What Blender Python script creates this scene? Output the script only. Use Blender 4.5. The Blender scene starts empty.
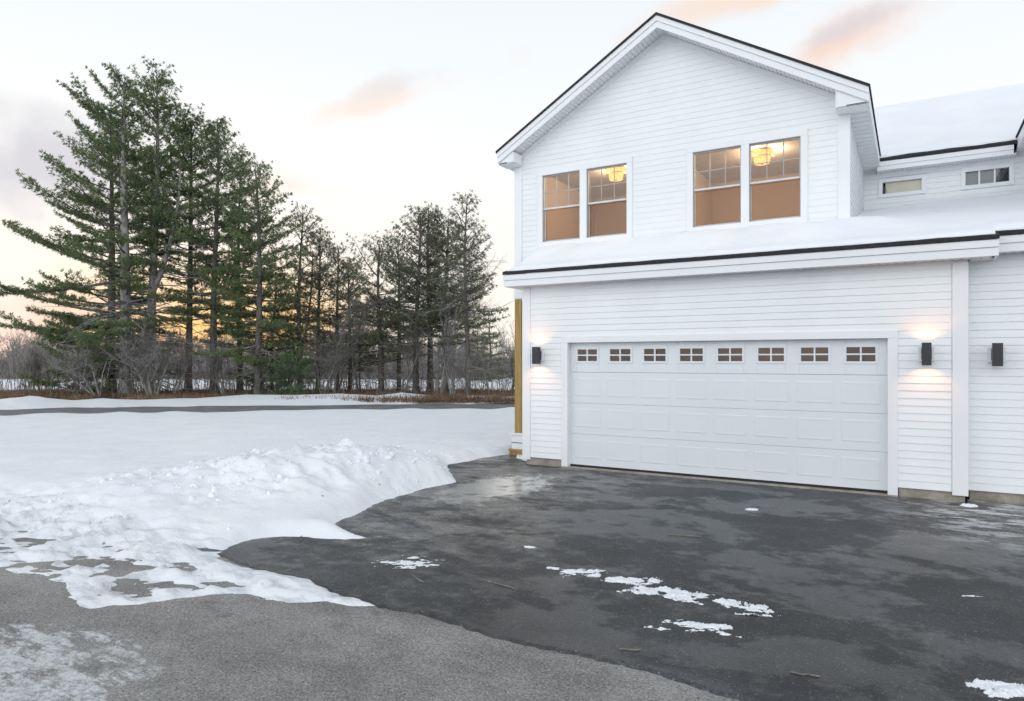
import bpy, math, random
import numpy as np

C = bpy.context.scene.collection
R = math.radians
SC = bpy.context.scene

# ------------------------------------------------------------------ site frame
# x runs along the house front, y into the house, z up; the camera stands at (0,0)
YAW = R(30.4)
CF = (-math.sin(YAW), math.cos(YAW))
CR = (math.cos(YAW), math.sin(YAW))
CAMZ = 1.84
G = -0.05                       # level of the old road
FOC = 682.0

def at(px, depth):
    d = (px - 512) / FOC
    return (depth * (CF[0] + d * CR[0]), depth * (CF[1] + d * CR[1]))

def gp(px, py, z=G):
    return at(px, FOC * (CAMZ - z) / (py - 360.0))

# ------------------------------------------------------------------ tagging
def tag(o, label=None, cat=None, group=None, kind=None):
    if label: o['label'] = label
    if cat: o['category'] = cat
    if group: o['group'] = group
    if kind: o['kind'] = kind
    return o

def empty(name, loc, rz=0):
    o = bpy.data.objects.new(name, None)
    C.objects.link(o)
    o.location = loc
    o.rotation_euler = (0, 0, rz)
    o.empty_display_size = 0.2
    return o

# ------------------------------------------------------------------ materials
def mat(name):
    m = bpy.data.materials.new(name)
    m.use_nodes = True
    nt = m.node_tree
    b = nt.nodes['Principled BSDF']
    return m, nt, b

def N(nt, typ, **kw):
    n = nt.nodes.new(typ)
    for k, v in kw.items():
        if k in n.inputs.keys():
            n.inputs[k].default_value = v
        else:
            setattr(n, k, v)
    return n

def L(nt, a, b):
    nt.links.new(a, b)

def noise(nt, vec, scale, detail=4, rough=0.55, dist=0.0):
    n = N(nt, 'ShaderNodeTexNoise')
    n.inputs['Scale'].default_value = scale
    n.inputs['Detail'].default_value = detail
    n.inputs['Roughness'].default_value = rough
    n.inputs['Distortion'].default_value = dist
    if vec is not None: L(nt, vec, n.inputs['Vector'])
    return n.outputs['Fac']

def mapr(nt, val, a, b, c=0.0, d=1.0, smooth=True):
    n = N(nt, 'ShaderNodeMapRange')
    n.interpolation_type = 'SMOOTHSTEP' if smooth else 'LINEAR'
    L(nt, val, n.inputs['Value'])
    for k, v in zip(('From Min', 'From Max', 'To Min', 'To Max'), (a, b, c, d)):
        n.inputs[k].default_value = v
    return n.outputs['Result']

def mixc(nt, fac, a, b):
    n = N(nt, 'ShaderNodeMix')
    n.data_type = 'RGBA'
    n.clamp_factor = True
    if isinstance(fac, (int, float)): n.inputs[0].default_value = fac
    else: L(nt, fac, n.inputs[0])
    for i, v in ((6, a), (7, b)):
        if isinstance(v, tuple): n.inputs[i].default_value = (*v[:3], 1)
        else: L(nt, v, n.inputs[i])
    return n.outputs[2]

def mth(nt, op, a, b=None, clamp=False):
    n = N(nt, 'ShaderNodeMath')
    n.operation = op
    n.use_clamp = clamp
    for i, v in enumerate((a, b)):
        if v is None: continue
        if isinstance(v, (int, float)): n.inputs[i].default_value = v
        else: L(nt, v, n.inputs[i])
    return n.outputs[0]

def coords(nt, scale=(1, 1, 1), rot=0.0, kind='Object'):
    tc = N(nt, 'ShaderNodeTexCoord')
    mp = N(nt, 'ShaderNodeMapping')
    L(nt, tc.outputs[kind], mp.inputs['Vector'])
    mp.inputs['Scale'].default_value = scale
    mp.inputs['Rotation'].default_value = (0, 0, rot)
    return mp.outputs['Vector']

def bump(nt, b, h, strength, dist=0.01):
    n = N(nt, 'ShaderNodeBump')
    n.inputs['Strength'].default_value = strength
    n.inputs['Distance'].default_value = dist
    L(nt, h, n.inputs['Height'])
    L(nt, n.outputs['Normal'], b.inputs['Normal'])

def simple(name, col, rough=0.6, metal=0.0, var=0.06, scale=6.0, bmp=0.0, bscale=60.0, spec=0.5):
    m, nt, b = mat(name)
    v = coords(nt)
    f = noise(nt, v, scale, 5)
    lo = tuple(max(0, c * (1 - var)) for c in col)
    hi = tuple(min(1, c * (1 + var)) for c in col)
    L(nt, mixc(nt, mapr(nt, f, 0.3, 0.7), lo, hi), b.inputs['Base Color'])
    b.inputs['Roughness'].default_value = rough
    b.inputs['Metallic'].default_value = metal
    b.inputs['Specular IOR Level'].default_value = spec
    if bmp: bump(nt, b, noise(nt, v, bscale, 4), bmp)
    return m

M = {}
M['vinyl'] = simple('white_vinyl', (0.80, 0.82, 0.835), 0.5, var=0.025, scale=1.2, bmp=0.05, bscale=25)
M['trim'] = simple('white_trim', (0.80, 0.81, 0.835), 0.45, var=0.015, scale=2.0)
M['door'] = simple('white_steel_door', (0.72, 0.745, 0.78), 0.42, var=0.015, scale=1.0, bmp=0.04, bscale=120)
M['soffit'] = simple('white_soffit', (0.78, 0.79, 0.81), 0.55, var=0.03)
M['shingle'] = simple('black_shingle', (0.022, 0.023, 0.026), 0.85, var=0.35, scale=30, bmp=0.5, bscale=90)
M['rubber'] = simple('black_rubber', (0.012, 0.012, 0.013), 0.7)
M['wood'] = None
M['grille'] = simple('grey_grille', (0.50, 0.50, 0.49), 0.5)
M['sash'] = simple('muted_sash', (0.62, 0.62, 0.62), 0.5)
M['jamb'] = simple('grey_vinyl_frame', (0.34, 0.33, 0.32), 0.5)
M['iron'] = simple('dark_grey_metal', (0.035, 0.037, 0.042), 0.45, 0.3, var=0.1)
M['ceil'] = simple('room_ceiling_paint', (0.50, 0.43, 0.36), 0.8)
M['roomwall'] = simple('room_wall_paint', (0.58, 0.45, 0.34), 0.8, var=0.03, scale=1.0)
M['roomtrim'] = simple('room_trim_paint', (0.72, 0.62, 0.52), 0.6)
M['garagewall'] = simple('garage_drywall', (0.42, 0.33, 0.24), 0.9, var=0.15, scale=1.5)
M['brass'] = simple('brushed_brass', (0.62, 0.45, 0.2), 0.35, 0.9)
M['litter'] = simple('dead_twig', (0.22, 0.20, 0.17), 0.9, var=0.3, scale=20)

def wood_mat():
    m, nt, b = mat('treated_lumber')
    v = coords(nt, (14, 14, 0.7))
    f = noise(nt, v, 2.5, 6, 0.6, 1.0)
    c = mixc(nt, mapr(nt, f, 0.3, 0.7), (0.30, 0.185, 0.055), (0.44, 0.295, 0.10))
    L(nt, c, b.inputs['Base Color'])
    b.inputs['Roughness'].default_value = 0.75
    bump(nt, b, f, 0.2)
    return m
M['wood'] = wood_mat()

def concrete_mat():
    m, nt, b = mat('concrete')
    v = coords(nt)
    f = noise(nt, v, 3.0, 8, 0.65)
    g = noise(nt, v, 40.0, 3)
    c = mixc(nt, mapr(nt, f, 0.35, 0.65), (0.24, 0.215, 0.175), (0.40, 0.37, 0.32))
    c = mixc(nt, mapr(nt, g, 0.55, 0.75, 0, 0.5), c, (0.10, 0.09, 0.075))
    L(nt, c, b.inputs['Base Color'])
    b.inputs['Roughness'].default_value = 0.9
    bump(nt, b, g, 0.4)
    return m
M['concrete'] = concrete_mat()

def snow_mat(name='snow', grain=1.0, dirty=0.0):
    m, nt, b = mat(name)
    v = coords(nt)
    f = noise(nt, v, 1.3, 5)
    c = mixc(nt, mapr(nt, f, 0.3, 0.7), (0.83, 0.86, 0.905), (0.88, 0.90, 0.93))
    if dirty:
        d = noise(nt, coords(nt, (1.0, 1.0, 1.0), R(-25)), 2.2, 8, 0.72)
        c = mixc(nt, mapr(nt, d, 0.58, 0.72, 0, dirty), c, (0.38, 0.39, 0.40))
    if grain == 1.0:
        # grey slush where the plough scraped the snow thin along the road
        sp = N(nt, 'ShaderNodeSeparateXYZ'); L(nt, v, sp.inputs[0])
        zn = mth(nt, 'MULTIPLY', mapr(nt, sp.outputs['Y'], 4.9, 3.9), mapr(nt, sp.outputs['Y'], 1.0, 2.0))
        sl_ = noise(nt, coords(nt, (1.3, 4.2, 1), R(24)), 1.7, 11, 0.74)
        c = mixc(nt, mth(nt, 'MULTIPLY', zn, mapr(nt, sl_, 0.46, 0.64, 0, 0.75)), c, (0.46, 0.475, 0.50))
        vo = N(nt, 'ShaderNodeTexVoronoi'); vo.inputs['Scale'].default_value = 7.0; L(nt, v, vo.inputs['Vector'])
        sc_ = N(nt, 'ShaderNodeSeparateColor'); L(nt, vo.outputs['Color'], sc_.inputs[0])
        spk = mth(nt, 'MULTIPLY', mapr(nt, vo.outputs['Distance'], 0.16, 0.06), mapr(nt, sc_.outputs[0], 0.955, 0.965))
        c = mixc(nt, mth(nt, 'MULTIPLY', spk, 0.75), c, (0.16, 0.14, 0.12))
    L(nt, c, b.inputs['Base Color'])
    b.inputs['Roughness'].default_value = 0.75
    b.inputs['Specular IOR Level'].default_value = 0.3
    h = mth(nt, 'ADD', mth(nt, 'MULTIPLY', noise(nt, v, 9.0, 6, 0.6), 1.0), mth(nt, 'MULTIPLY', noise(nt, v, 70.0, 3, 0.6), 0.25))
    bump(nt, b, h, 0.30 * grain, 0.05)
    return m
M['snow'] = snow_mat()
M['roofsnow'] = snow_mat('roof_snow_material', 0.35)
M['ice'] = snow_mat('packed_snow', 1.3, 0.7)

def glass_mat(name, tint=(0.93, 0.95, 0.95), refl=1.0):
    m, nt, b = mat(name)
    nt.nodes.remove(b)
    out = nt.nodes['Material Output']
    tr = N(nt, 'ShaderNodeBsdfTransparent'); tr.inputs['Color'].default_value = (*tint, 1)
    gl = N(nt, 'ShaderNodeBsdfGlossy'); gl.inputs['Roughness'].default_value = 0.02
    fr = N(nt, 'ShaderNodeFresnel'); fr.inputs['IOR'].default_value = 1.5
    mx = N(nt, 'ShaderNodeMixShader')
    L(nt, mth(nt, 'MULTIPLY', fr.outputs[0], refl), mx.inputs[0])
    L(nt, tr.outputs[0], mx.inputs[1]); L(nt, gl.outputs[0], mx.inputs[2])
    L(nt, mx.outputs[0], out.inputs['Surface'])
    return m
M['glass'] = glass_mat('window_glass', refl=2.2)
M['screen'] = glass_mat('screened_glass', (0.80, 0.77, 0.72), 1.4)
M['garageglass'] = glass_mat('garage_glass', (0.85, 0.80, 0.70), 1.3)

def emit(name, col, s):
    m, nt, b = mat(name)
    nt.nodes.remove(b)
    e = N(nt, 'ShaderNodeEmission')
    e.inputs['Color'].default_value = (*col, 1); e.inputs['Strength'].default_value = s
    L(nt, e.outputs[0], nt.nodes['Material Output'].inputs['Surface'])
    return m

def lampglass():
    m, nt, b = mat('lit_lamp_glass')
    nt.nodes.remove(b)
    v = coords(nt, (1, 1, 0.6))
    w = N(nt, 'ShaderNodeTexVoronoi'); w.inputs['Scale'].default_value = 26
    L(nt, v, w.inputs['Vector'])
    f = mapr(nt, w.outputs['Distance'], 0.0, 0.7)
    c = mixc(nt, f, (1.0, 0.66, 0.24), (1.0, 0.42, 0.08))
    e = N(nt, 'ShaderNodeEmission'); e.inputs['Strength'].default_value = 1.7
    L(nt, c, e.inputs['Color'])
    L(nt, e.outputs[0], nt.nodes['Material Output'].inputs['Surface'])
    return m
M['lampglass'] = lampglass()
M['led'] = emit('lit_lens', (1.0, 0.75, 0.5), 2.0)

def asphalt_new():
    m, nt, b = mat('fresh_asphalt')
    v = coords(nt)
    big = noise(nt, coords(nt, (0.8, 1.1, 1), R(12)), 0.9, 10, 0.68, 0.2)
    mid = noise(nt, v, 4.0, 12, 0.74, 0.1)
    fine = noise(nt, v, 150.0, 2, 0.6)
    spk = noise(nt, v, 55.0, 3, 0.7)
    grit = noise(nt, v, 24.0, 6, 0.75)
    c = mixc(nt, mapr(nt, big, 0.36, 0.62), (0.008, 0.0105, 0.0135), (0.030, 0.035, 0.040))
    c = mixc(nt, mapr(nt, mid, 0.50, 0.66, 0, 0.32), c, (0.085, 0.088, 0.088))

    sep = N(nt, 'ShaderNodeSeparateXYZ'); L(nt, v, sep.inputs[0])
    X, Y = sep.outputs['X'], sep.outputs['Y']
    # dried salt and dust: blotchy, more of it beside the snow and the walls
    st = noise(nt, coords(nt, (0.75, 1.25, 1), R(-20)), 2.2, 12, 0.78, 0.2)
    left = mapr(nt, mth(nt, 'ADD', X, mth(nt, 'MULTIPLY', mth(nt, 'SUBTRACT', big, 0.5), 3.0)), -2.6, -4.8)
    left = mth(nt, 'MULTIPLY', left, mapr(nt, mth(nt, 'ADD', Y, mth(nt, 'MULTIPLY', mth(nt, 'SUBTRACT', st, 0.5), 2.5)), 4.7, 5.9, 0.25, 1.0))
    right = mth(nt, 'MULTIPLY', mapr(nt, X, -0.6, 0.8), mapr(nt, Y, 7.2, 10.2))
    zone = mth(nt, 'ADD', left, right, True)
    fr = mth(nt, 'MULTIPLY', mapr(nt, st, 0.42, 0.60), mth(nt, 'ADD', mth(nt, 'MULTIPLY', zone, 0.62), 0.03))
    c = mixc(nt, fr, c, (0.29, 0.28, 0.26))
    tan = mth(nt, 'MULTIPLY', mapr(nt, noise(nt, v, 0.9, 6, 0.6), 0.5, 0.7), mapr(nt, grit, 0.42, 0.62, 0, 0.28))
    c = mixc(nt, tan, c, (0.14, 0.125, 0.10))
    # stones of the surface, light and dark
    vo = N(nt, 'ShaderNodeTexVoronoi'); vo.inputs['Scale'].default_value = 100.0; L(nt, v, vo.inputs['Vector'])
    sc_ = N(nt, 'ShaderNodeSeparateColor'); L(nt, vo.outputs['Color'], sc_.inputs[0])
    stn = mapr(nt, sc_.outputs[0], 0.0, 1.0, 0.35, 1.75, False)
    mul = N(nt, 'ShaderNodeMix'); mul.data_type = 'RGBA'; mul.blend_type = 'MULTIPLY'; mul.inputs[0].default_value = 1.0
    L(nt, c, mul.inputs[6]); L(nt, stn, mul.inputs[7]); c = mul.outputs[2]
    c = mixc(nt, mapr(nt, sc_.outputs[1], 0.975, 0.99, 0, 0.5), c, (0.30, 0.29, 0.275))
    # crumbs of snow and grit
    cr_ = mth(nt, 'MULTIPLY', mapr(nt, grit, 0.70, 0.735), mapr(nt, noise(nt, v, 1.3, 3), 0.45, 0.6))
    c = mixc(nt, mth(nt, 'MULTIPLY', cr_, 0.7), c, (0.45, 0.46, 0.47))
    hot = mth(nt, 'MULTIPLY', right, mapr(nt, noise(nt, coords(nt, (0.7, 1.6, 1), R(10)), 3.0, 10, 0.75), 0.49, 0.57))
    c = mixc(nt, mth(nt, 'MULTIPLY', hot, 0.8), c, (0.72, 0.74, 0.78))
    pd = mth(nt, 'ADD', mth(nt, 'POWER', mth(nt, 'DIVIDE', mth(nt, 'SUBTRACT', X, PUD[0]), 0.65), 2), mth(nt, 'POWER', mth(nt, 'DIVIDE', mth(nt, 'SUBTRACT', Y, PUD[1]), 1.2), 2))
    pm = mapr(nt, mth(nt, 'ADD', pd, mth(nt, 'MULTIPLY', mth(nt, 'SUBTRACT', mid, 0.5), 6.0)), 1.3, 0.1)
    c = mixc(nt, mth(nt, 'MULTIPLY', pm, 0.6), c, (0.72, 0.72, 0.71))  # icy wet patch, its bright sky sheen painted into the colour as white
    L(nt, c, b.inputs['Base Color'])
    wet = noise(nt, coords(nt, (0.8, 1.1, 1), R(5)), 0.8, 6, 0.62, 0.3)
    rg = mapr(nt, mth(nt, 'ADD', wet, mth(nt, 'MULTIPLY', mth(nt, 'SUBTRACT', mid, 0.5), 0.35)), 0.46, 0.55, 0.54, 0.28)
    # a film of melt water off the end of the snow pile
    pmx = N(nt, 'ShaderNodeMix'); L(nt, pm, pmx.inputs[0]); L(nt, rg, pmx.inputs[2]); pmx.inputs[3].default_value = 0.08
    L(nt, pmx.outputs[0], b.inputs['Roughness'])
    h = mth(nt, 'ADD', mth(nt, 'MULTIPLY', spk, 0.5), fine)
    n = N(nt, 'ShaderNodeBump'); n.inputs['Distance'].default_value = 0.006
    L(nt, mth(nt, 'SUBTRACT', 0.6, mth(nt, 'MULTIPLY', pm, 0.5)), n.inputs['Strength'])
    L(nt, h, n.inputs['Height']); L(nt, n.outputs['Normal'], b.inputs['Normal'])
    return m
PUD = gp(497, 489)
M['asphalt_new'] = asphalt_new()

def asphalt_old():
    m, nt, b = mat('worn_asphalt')
    v = coords(nt)
    big = noise(nt, coords(nt, (0.8, 1.2, 1)), 1.2, 7, 0.65)
    fine = noise(nt, v, 75.0, 4, 0.75)
    grit = noise(nt, v, 30.0, 6, 0.75)
    c = mixc(nt, mapr(nt, big, 0.32, 0.68), (0.19, 0.186, 0.178), (0.355, 0.345, 0.33))
    c = mixc(nt, mapr(nt, fine, 0.50, 0.68, 0, 0.7), c, (0.48, 0.47, 0.45))
    c = mixc(nt, mapr(nt, fine, 0.50, 0.34, 0, 0.8), c, (0.07, 0.07, 0.07))
    c = mixc(nt, mapr(nt, grit, 0.62, 0.75, 0, 0.5), c, (0.08, 0.08, 0.08))
    vo = N(nt, 'ShaderNodeTexVoronoi'); vo.inputs['Scale'].default_value = 105.0; L(nt, v, vo.inputs['Vector'])
    sc_ = N(nt, 'ShaderNodeSeparateColor'); L(nt, vo.outputs['Color'], sc_.inputs[0])
    mul = N(nt, 'ShaderNodeMix'); mul.data_type = 'RGBA'; mul.blend_type = 'MULTIPLY'; mul.inputs[0].default_value = 1.0
    L(nt, c, mul.inputs[6]); L(nt, mapr(nt, sc_.outputs[0], 0.0, 1.0, 0.76, 1.24, False), mul.inputs[7]); c = mul.outputs[2]
    # pale scuffs dragged along the wheel paths, and dark oil stains
    sca = noise(nt, coords(nt, (0.35, 9.0, 1), R(34)), 2.2, 6, 0.7)
    c = mixc(nt, mth(nt, 'MULTIPLY', mapr(nt, sca, 0.62, 0.70), mapr(nt, noise(nt, v, 1.4, 4), 0.48, 0.62, 0, 0.6)), c, (0.58, 0.58, 0.57))
    c = mixc(nt, mapr(nt, noise(nt, v, 1.9, 9, 0.72), 0.56, 0.70, 0, 0.55), c, (0.10, 0.10, 0.098))
    c = mixc(nt, mth(nt, 'MULTIPLY', mapr(nt, grit, 0.685, 0.71), mapr(nt, noise(nt, v, 1.0, 4), 0.45, 0.6, 0, 0.8)), c, (0.70, 0.71, 0.73))
    # thin scraped frost left of the driveway mouth
    sep = N(nt, 'ShaderNodeSeparateXYZ'); L(nt, v, sep.inputs[0])
    FX, FY = gp(25, 668)
    e2 = mth(nt, 'ADD', mth(nt, 'POWER', mth(nt, 'DIVIDE', mth(nt, 'SUBTRACT', sep.outputs['X'], FX), 1.0), 2), mth(nt, 'POWER', mth(nt, 'DIVIDE', mth(nt, 'SUBTRACT', sep.outputs['Y'], FY), 0.55), 2))
    zx = mapr(nt, e2, 1.5, 0.0)
    st = noise(nt, coords(nt, (1.0, 2.2, 1), R(28)), 2.2, 13, 0.80, 0.1)
    st2 = noise(nt, coords(nt, (0.5, 7.0, 1), R(38)), 3.0, 5, 0.6)
    f = mth(nt, 'ADD', st, mth(nt, 'MULTIPLY', mth(nt, 'SUBTRACT', st2, 0.5), 0.22))
    fr = mth(nt, 'MULTIPLY', mapr(nt, mth(nt, 'ADD', f, mth(nt, 'MULTIPLY', zx, 0.13)), 0.555, 0.635), mapr(nt, zx, 0.02, 0.35))
    fr = mth(nt, 'MULTIPLY', fr, mapr(nt, grit, 0.38, 0.58, 0.35, 1.0))
    c = mixc(nt, mth(nt, 'MULTIPLY', fr, 0.85), c, (0.74, 0.76, 0.79))
    bl = mapr(nt, noise(nt, v, 1.1, 8, 0.72), 0.5, 0.72, 0, 0.25)
    c = mixc(nt, bl, c, (0.40, 0.395, 0.385))
    L(nt, c, b.inputs['Base Color'])
    b.inputs['Roughness'].default_value = 0.85
    bump(nt, b, mth(nt, 'ADD', fine, mth(nt, 'MULTIPLY', grit, 0.8)), 0.8, 0.008)
    return m
M['asphalt_old'] = asphalt_old()
M['asphalt_far'] = simple('grey_lane', (0.17, 0.175, 0.185), 0.8, var=0.25, scale=1.5, bmp=0.3)

def bark_mat(name, lo, hi):
    m, nt, b = mat(name)
    v = coords(nt, (1, 1, 0.35))
    f = noise(nt, v, 9.0, 6, 0.7, 0.4)
    L(nt, mixc(nt, mapr(nt, f, 0.35, 0.65), lo, hi), b.inputs['Base Color'])
    b.inputs['Roughness'].default_value = 0.95
    b.inputs['Specular IOR Level'].default_value = 0.2
    bump(nt, b, f, 0.6, 0.03)
    return m
M['bark'] = bark_mat('pine_bark', (0.075, 0.066, 0.060), (0.185, 0.168, 0.155))
M['palebark'] = bark_mat('weathered_bark', (0.18, 0.17, 0.16), (0.40, 0.385, 0.37))
M['greybark'] = bark_mat('grey_bark', (0.13, 0.12, 0.112), (0.28, 0.26, 0.245))
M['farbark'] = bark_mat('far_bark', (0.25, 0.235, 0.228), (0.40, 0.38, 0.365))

def needle_mat(name, lo, hi, old):
    m, nt, b = mat(name)
    geo = N(nt, 'ShaderNodeNewGeometry')
    r = geo.outputs['Random Per Island']
    v = coords(nt)
    cl = noise(nt, v, 0.9, 3)
    f = mth(nt, 'ADD', mth(nt, 'MULTIPLY', r, 0.5), mth(nt, 'MULTIPLY', mapr(nt, cl, 0.35, 0.65), 0.5))
    c = mixc(nt, f, lo, hi)
    c = mixc(nt, mapr(nt, r, 0.90, 0.98, 0, 0.8), c, old)
    L(nt, c, b.inputs['Base Color'])
    b.inputs['Roughness'].default_value = 0.6
    b.inputs['Specular IOR Level'].default_value = 0.3
    out = nt.nodes['Material Output']
    tl = N(nt, 'ShaderNodeBsdfTranslucent'); L(nt, c, tl.inputs['Color'])
    mx = N(nt, 'ShaderNodeMixShader'); mx.inputs[0].default_value = 0.3
    L(nt, b.outputs[0], mx.inputs[1]); L(nt, tl.outputs[0], mx.inputs[2])
    L(nt, mx.outputs[0], out.inputs['Surface'])
    return m
M['needle'] = needle_mat('white_pine_needles', (0.090, 0.135, 0.062), (0.225, 0.285, 0.125), (0.17, 0.14, 0.08))
M['needle_b'] = needle_mat('dull_pine_needles', (0.100, 0.120, 0.072), (0.215, 0.240, 0.140), (0.17, 0.14, 0.09))
M['needle_y'] = needle_mat('young_pine_needles', (0.065, 0.13, 0.058), (0.15, 0.25, 0.105), (0.12, 0.15, 0.08))
M['straw'] = needle_mat('dry_brush', (0.16, 0.10, 0.062), (0.33, 0.22, 0.14), (0.42, 0.33, 0.24))
M['twigs'] = needle_mat('brown_twigs', (0.15, 0.125, 0.108), (0.29, 0.25, 0.22), (0.38, 0.35, 0.32))

# ------------------------------------------------------------------ mesh helpers
def np_mesh(name, v, faces, mats, parent=None, smooth=False, mi=None):
    """v (n,3); faces: list of (m,k) int arrays"""
    v = np.asarray(v, dtype=np.float32)
    me = bpy.data.meshes.new(name)
    me.vertices.add(len(v))
    me.vertices.foreach_set('co', v.ravel())
    loops = np.concatenate([f.ravel() for f in faces]).astype(np.int32)
    tot = np.concatenate([np.full(len(f), f.shape[1], np.int32) for f in faces])
    st = np.concatenate([[0], np.cumsum(tot)[:-1]]).astype(np.int32)
    me.loops.add(len(loops)); me.loops.foreach_set('vertex_index', loops)
    me.polygons.add(len(tot))
    me.polygons.foreach_set('loop_start', st)
    me.polygons.foreach_set('loop_total', tot)
    if smooth: me.polygons.foreach_set('use_smooth', np.ones(len(tot), bool))
    for m in (mats if isinstance(mats, list) else [mats]): me.materials.append(m)
    if mi is not None: me.polygons.foreach_set('material_index', np.asarray(mi, np.int32))
    me.update(calc_edges=True)
    o = bpy.data.objects.new(name, me)
    C.objects.link(o)
    if parent is not None: o.parent = parent
    return o

class MB:
    def __init__(s):
        s.v = []; s.f = []; s.m = []
    def face(s, pts, mi=0):
        n = len(s.v); s.v += [tuple(p) for p in pts]
        s.f.append(tuple(range(n, n + len(pts)))); s.m.append(mi)
    def box(s, x0, x1, y0, y1, z0, z1, mi=0):
        n = len(s.v)
        s.v += [(x0, y0, z0), (x1, y0, z0), (x1, y1, z0), (x0, y1, z0), (x0, y0, z1), (x1, y0, z1), (x1, y1, z1), (x0, y1, z1)]
        for q in ((0, 3, 2, 1), (4, 5, 6, 7), (0, 1, 5, 4), (1, 2, 6, 5), (2, 3, 7, 6), (3, 0, 4, 7)):
            s.f.append(tuple(n + i for i in q)); s.m.append(mi)
    def prism(s, poly, a, b, axis='y', mi=0):
        """poly of 2D points; extruded along axis from a to b. axis y: poly=(x,z); axis x: poly=(y,z); axis z: poly=(x,y)"""
        def P(p, t):
            return {'y': (p[0], t, p[1]), 'x': (t, p[0], p[1]), 'z': (p[0], p[1], t)}[axis]
        n = len(s.v); k = len(poly)
        s.v += [P(p, a) for p in poly] + [P(p, b) for p in poly]
        s.f.append(tuple(n + i for i in range(k))); s.m.append(mi)
        s.f.append(tuple(n + k + i for i in reversed(range(k)))); s.m.append(mi)
        for i in range(k):
            j = (i + 1) % k
            s.f.append((n + i, n + k + i, n + k + j, n + j)); s.m.append(mi)
    def cyl(s, c, r, h, seg=24, r2=None, mi=0):
        r2 = r if r2 is None else r2
        n = len(s.v)
        for k in range(seg):
            a = 2 * math.pi * k / seg
            s.v.append((c[0] + r * math.cos(a), c[1] + r * math.sin(a), c[2]))
        for k in range(seg):
            a = 2 * math.pi * k / seg
            s.v.append((c[0] + r2 * math.cos(a), c[1] + r2 * math.sin(a), c[2] + h))
        s.f.append(tuple(n + i for i in reversed(range(seg)))); s.m.append(mi)
        s.f.append(tuple(n + seg + i for i in range(seg))); s.m.append(mi)
        for k in range(seg):
            j = (k + 1) % seg
            s.f.append((n + k, n + j, n + seg + j, n + seg + k)); s.m.append(mi)
    def build(s, name, mats, parent=None, bevel=0.0, smooth=False, recalc=True):
        me = bpy.data.meshes.new(name)
        me.from_pydata(s.v, [], s.f)
        for m in (mats if isinstance(mats, list) else [mats]): me.materials.append(m)
        me.polygons.foreach_set('material_index', s.m)
        if smooth: me.polygons.foreach_set('use_smooth', [True] * len(s.f))
        me.update()
        if recalc:
            import bmesh
            bm = bmesh.new(); bm.from_mesh(me)
            bmesh.ops.recalc_face_normals(bm, faces=bm.faces)
            bm.to_mesh(me); bm.free()
        o = bpy.data.objects.new(name, me)
        C.objects.link(o)
        if parent is not None: o.parent = parent
        if bevel:
            bv = o.modifiers.new('bevel', 'BEVEL'); bv.width = bevel; bv.segments = 2; bv.limit_method = 'ANGLE'
        return o

def wall_cells(mb, a0, a1, z0, z1, t0, t1, holes, axis='y', mi=0):
    xs = sorted({a0, a1, *[h[0] for h in holes], *[h[1] for h in holes]})
    for xa, xb in zip(xs[:-1], xs[1:]):
        hs = sorted([h for h in holes if h[0] < xb - 1e-6 and h[1] > xa + 1e-6], key=lambda h: h[2])
        z = z0
        for h in hs + [(0, 0, z1, z1)]:
            if h[2] > z + 1e-5:
                if axis == 'y': mb.box(xa, xb, t0, t1, z, h[2], mi)
                else: mb.box(t0, t1, xa, xb, z, h[2], mi)
            z = max(z, h[3])

EXPO = 0.1016
def clapboard(mb, a0, a1, z0, z1, fn, holes=(), clip=None, proud=0.0125, mi=0):
    """lapped siding courses; fn(a, out, z) -> world point"""
    k = 0
    while True:
        zb = z0 + k * EXPO
        zt = min(zb + EXPO, z1)
        if zb >= z1 - 0.01: break
        k += 1
        iv = [(a0, a1)]
        for h in holes:
            if h[2] < zt - 0.02 and h[3] > zb + 0.02:
                nv = []
                for p, q in iv:
                    if h[1] <= p or h[0] >= q: nv.append((p, q)); continue
                    if h[0] > p: nv.append((p, h[0]))
                    if h[1] < q: nv.append((h[1], q))
                iv = nv
        for p, q in iv:
            pb, qb, pt, qt = p, q, p, q
            if clip:
                lb, rb = clip(zb); lt, rt = clip(zt)
                pb, qb, pt, qt = max(p, lb), min(q, rb), max(p, lt), min(q, rt)
                if qb - pb < 0.02: continue
                if qt < pt: qt = pt = (qt + pt) / 2
            mb.face([fn(pb, proud, zb), fn(qb, proud, zb), fn(qt, 0.002, zt), fn(pt, 0.002, zt)], mi)
            mb.face([fn(pb, 0.0, zb), fn(qb, 0.0, zb), fn(qb, proud, zb), fn(pb, proud, zb)], mi)

# numpy value noise
def vnoise(x, y, seed=0):
    xi = np.floor(x).astype(np.int64); yi = np.floor(y).astype(np.int64)
    fx = x - xi; fy = y - yi
    fx = fx * fx * (3 - 2 * fx); fy = fy * fy * (3 - 2 * fy)
    def h(a, b):
        n = (a * 374761393 + b * 668265263 + seed * 974711) & 0xffffffff
        n = ((n ^ (n >> 13)) * 1274126177) & 0xffffffff
        n = n ^ (n >> 16)
        return (n & 0xffff) / 65535.0
    return (h(xi, yi) * (1 - fx) + h(xi + 1, yi) * fx) * (1 - fy) + (h(xi, yi + 1) * (1 - fx) + h(xi + 1, yi + 1) * fx) * fy

def fbm(x, y, oct=5, seed=0, gain=0.5):
    s = np.zeros_like(x); a = 1.0; t = 0
    for i in range(oct):
        s += a * (vnoise(x, y, seed + i * 17) - 0.5); t += a
        x = x * 2.03 + 11.3; y = y * 2.03 + 5.7; a *= gain
    return s / t * 2

def sstep(a, b, x):
    t = np.clip((x - a) / (b - a), 0, 1)
    return t * t * (3 - 2 * t)

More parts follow.
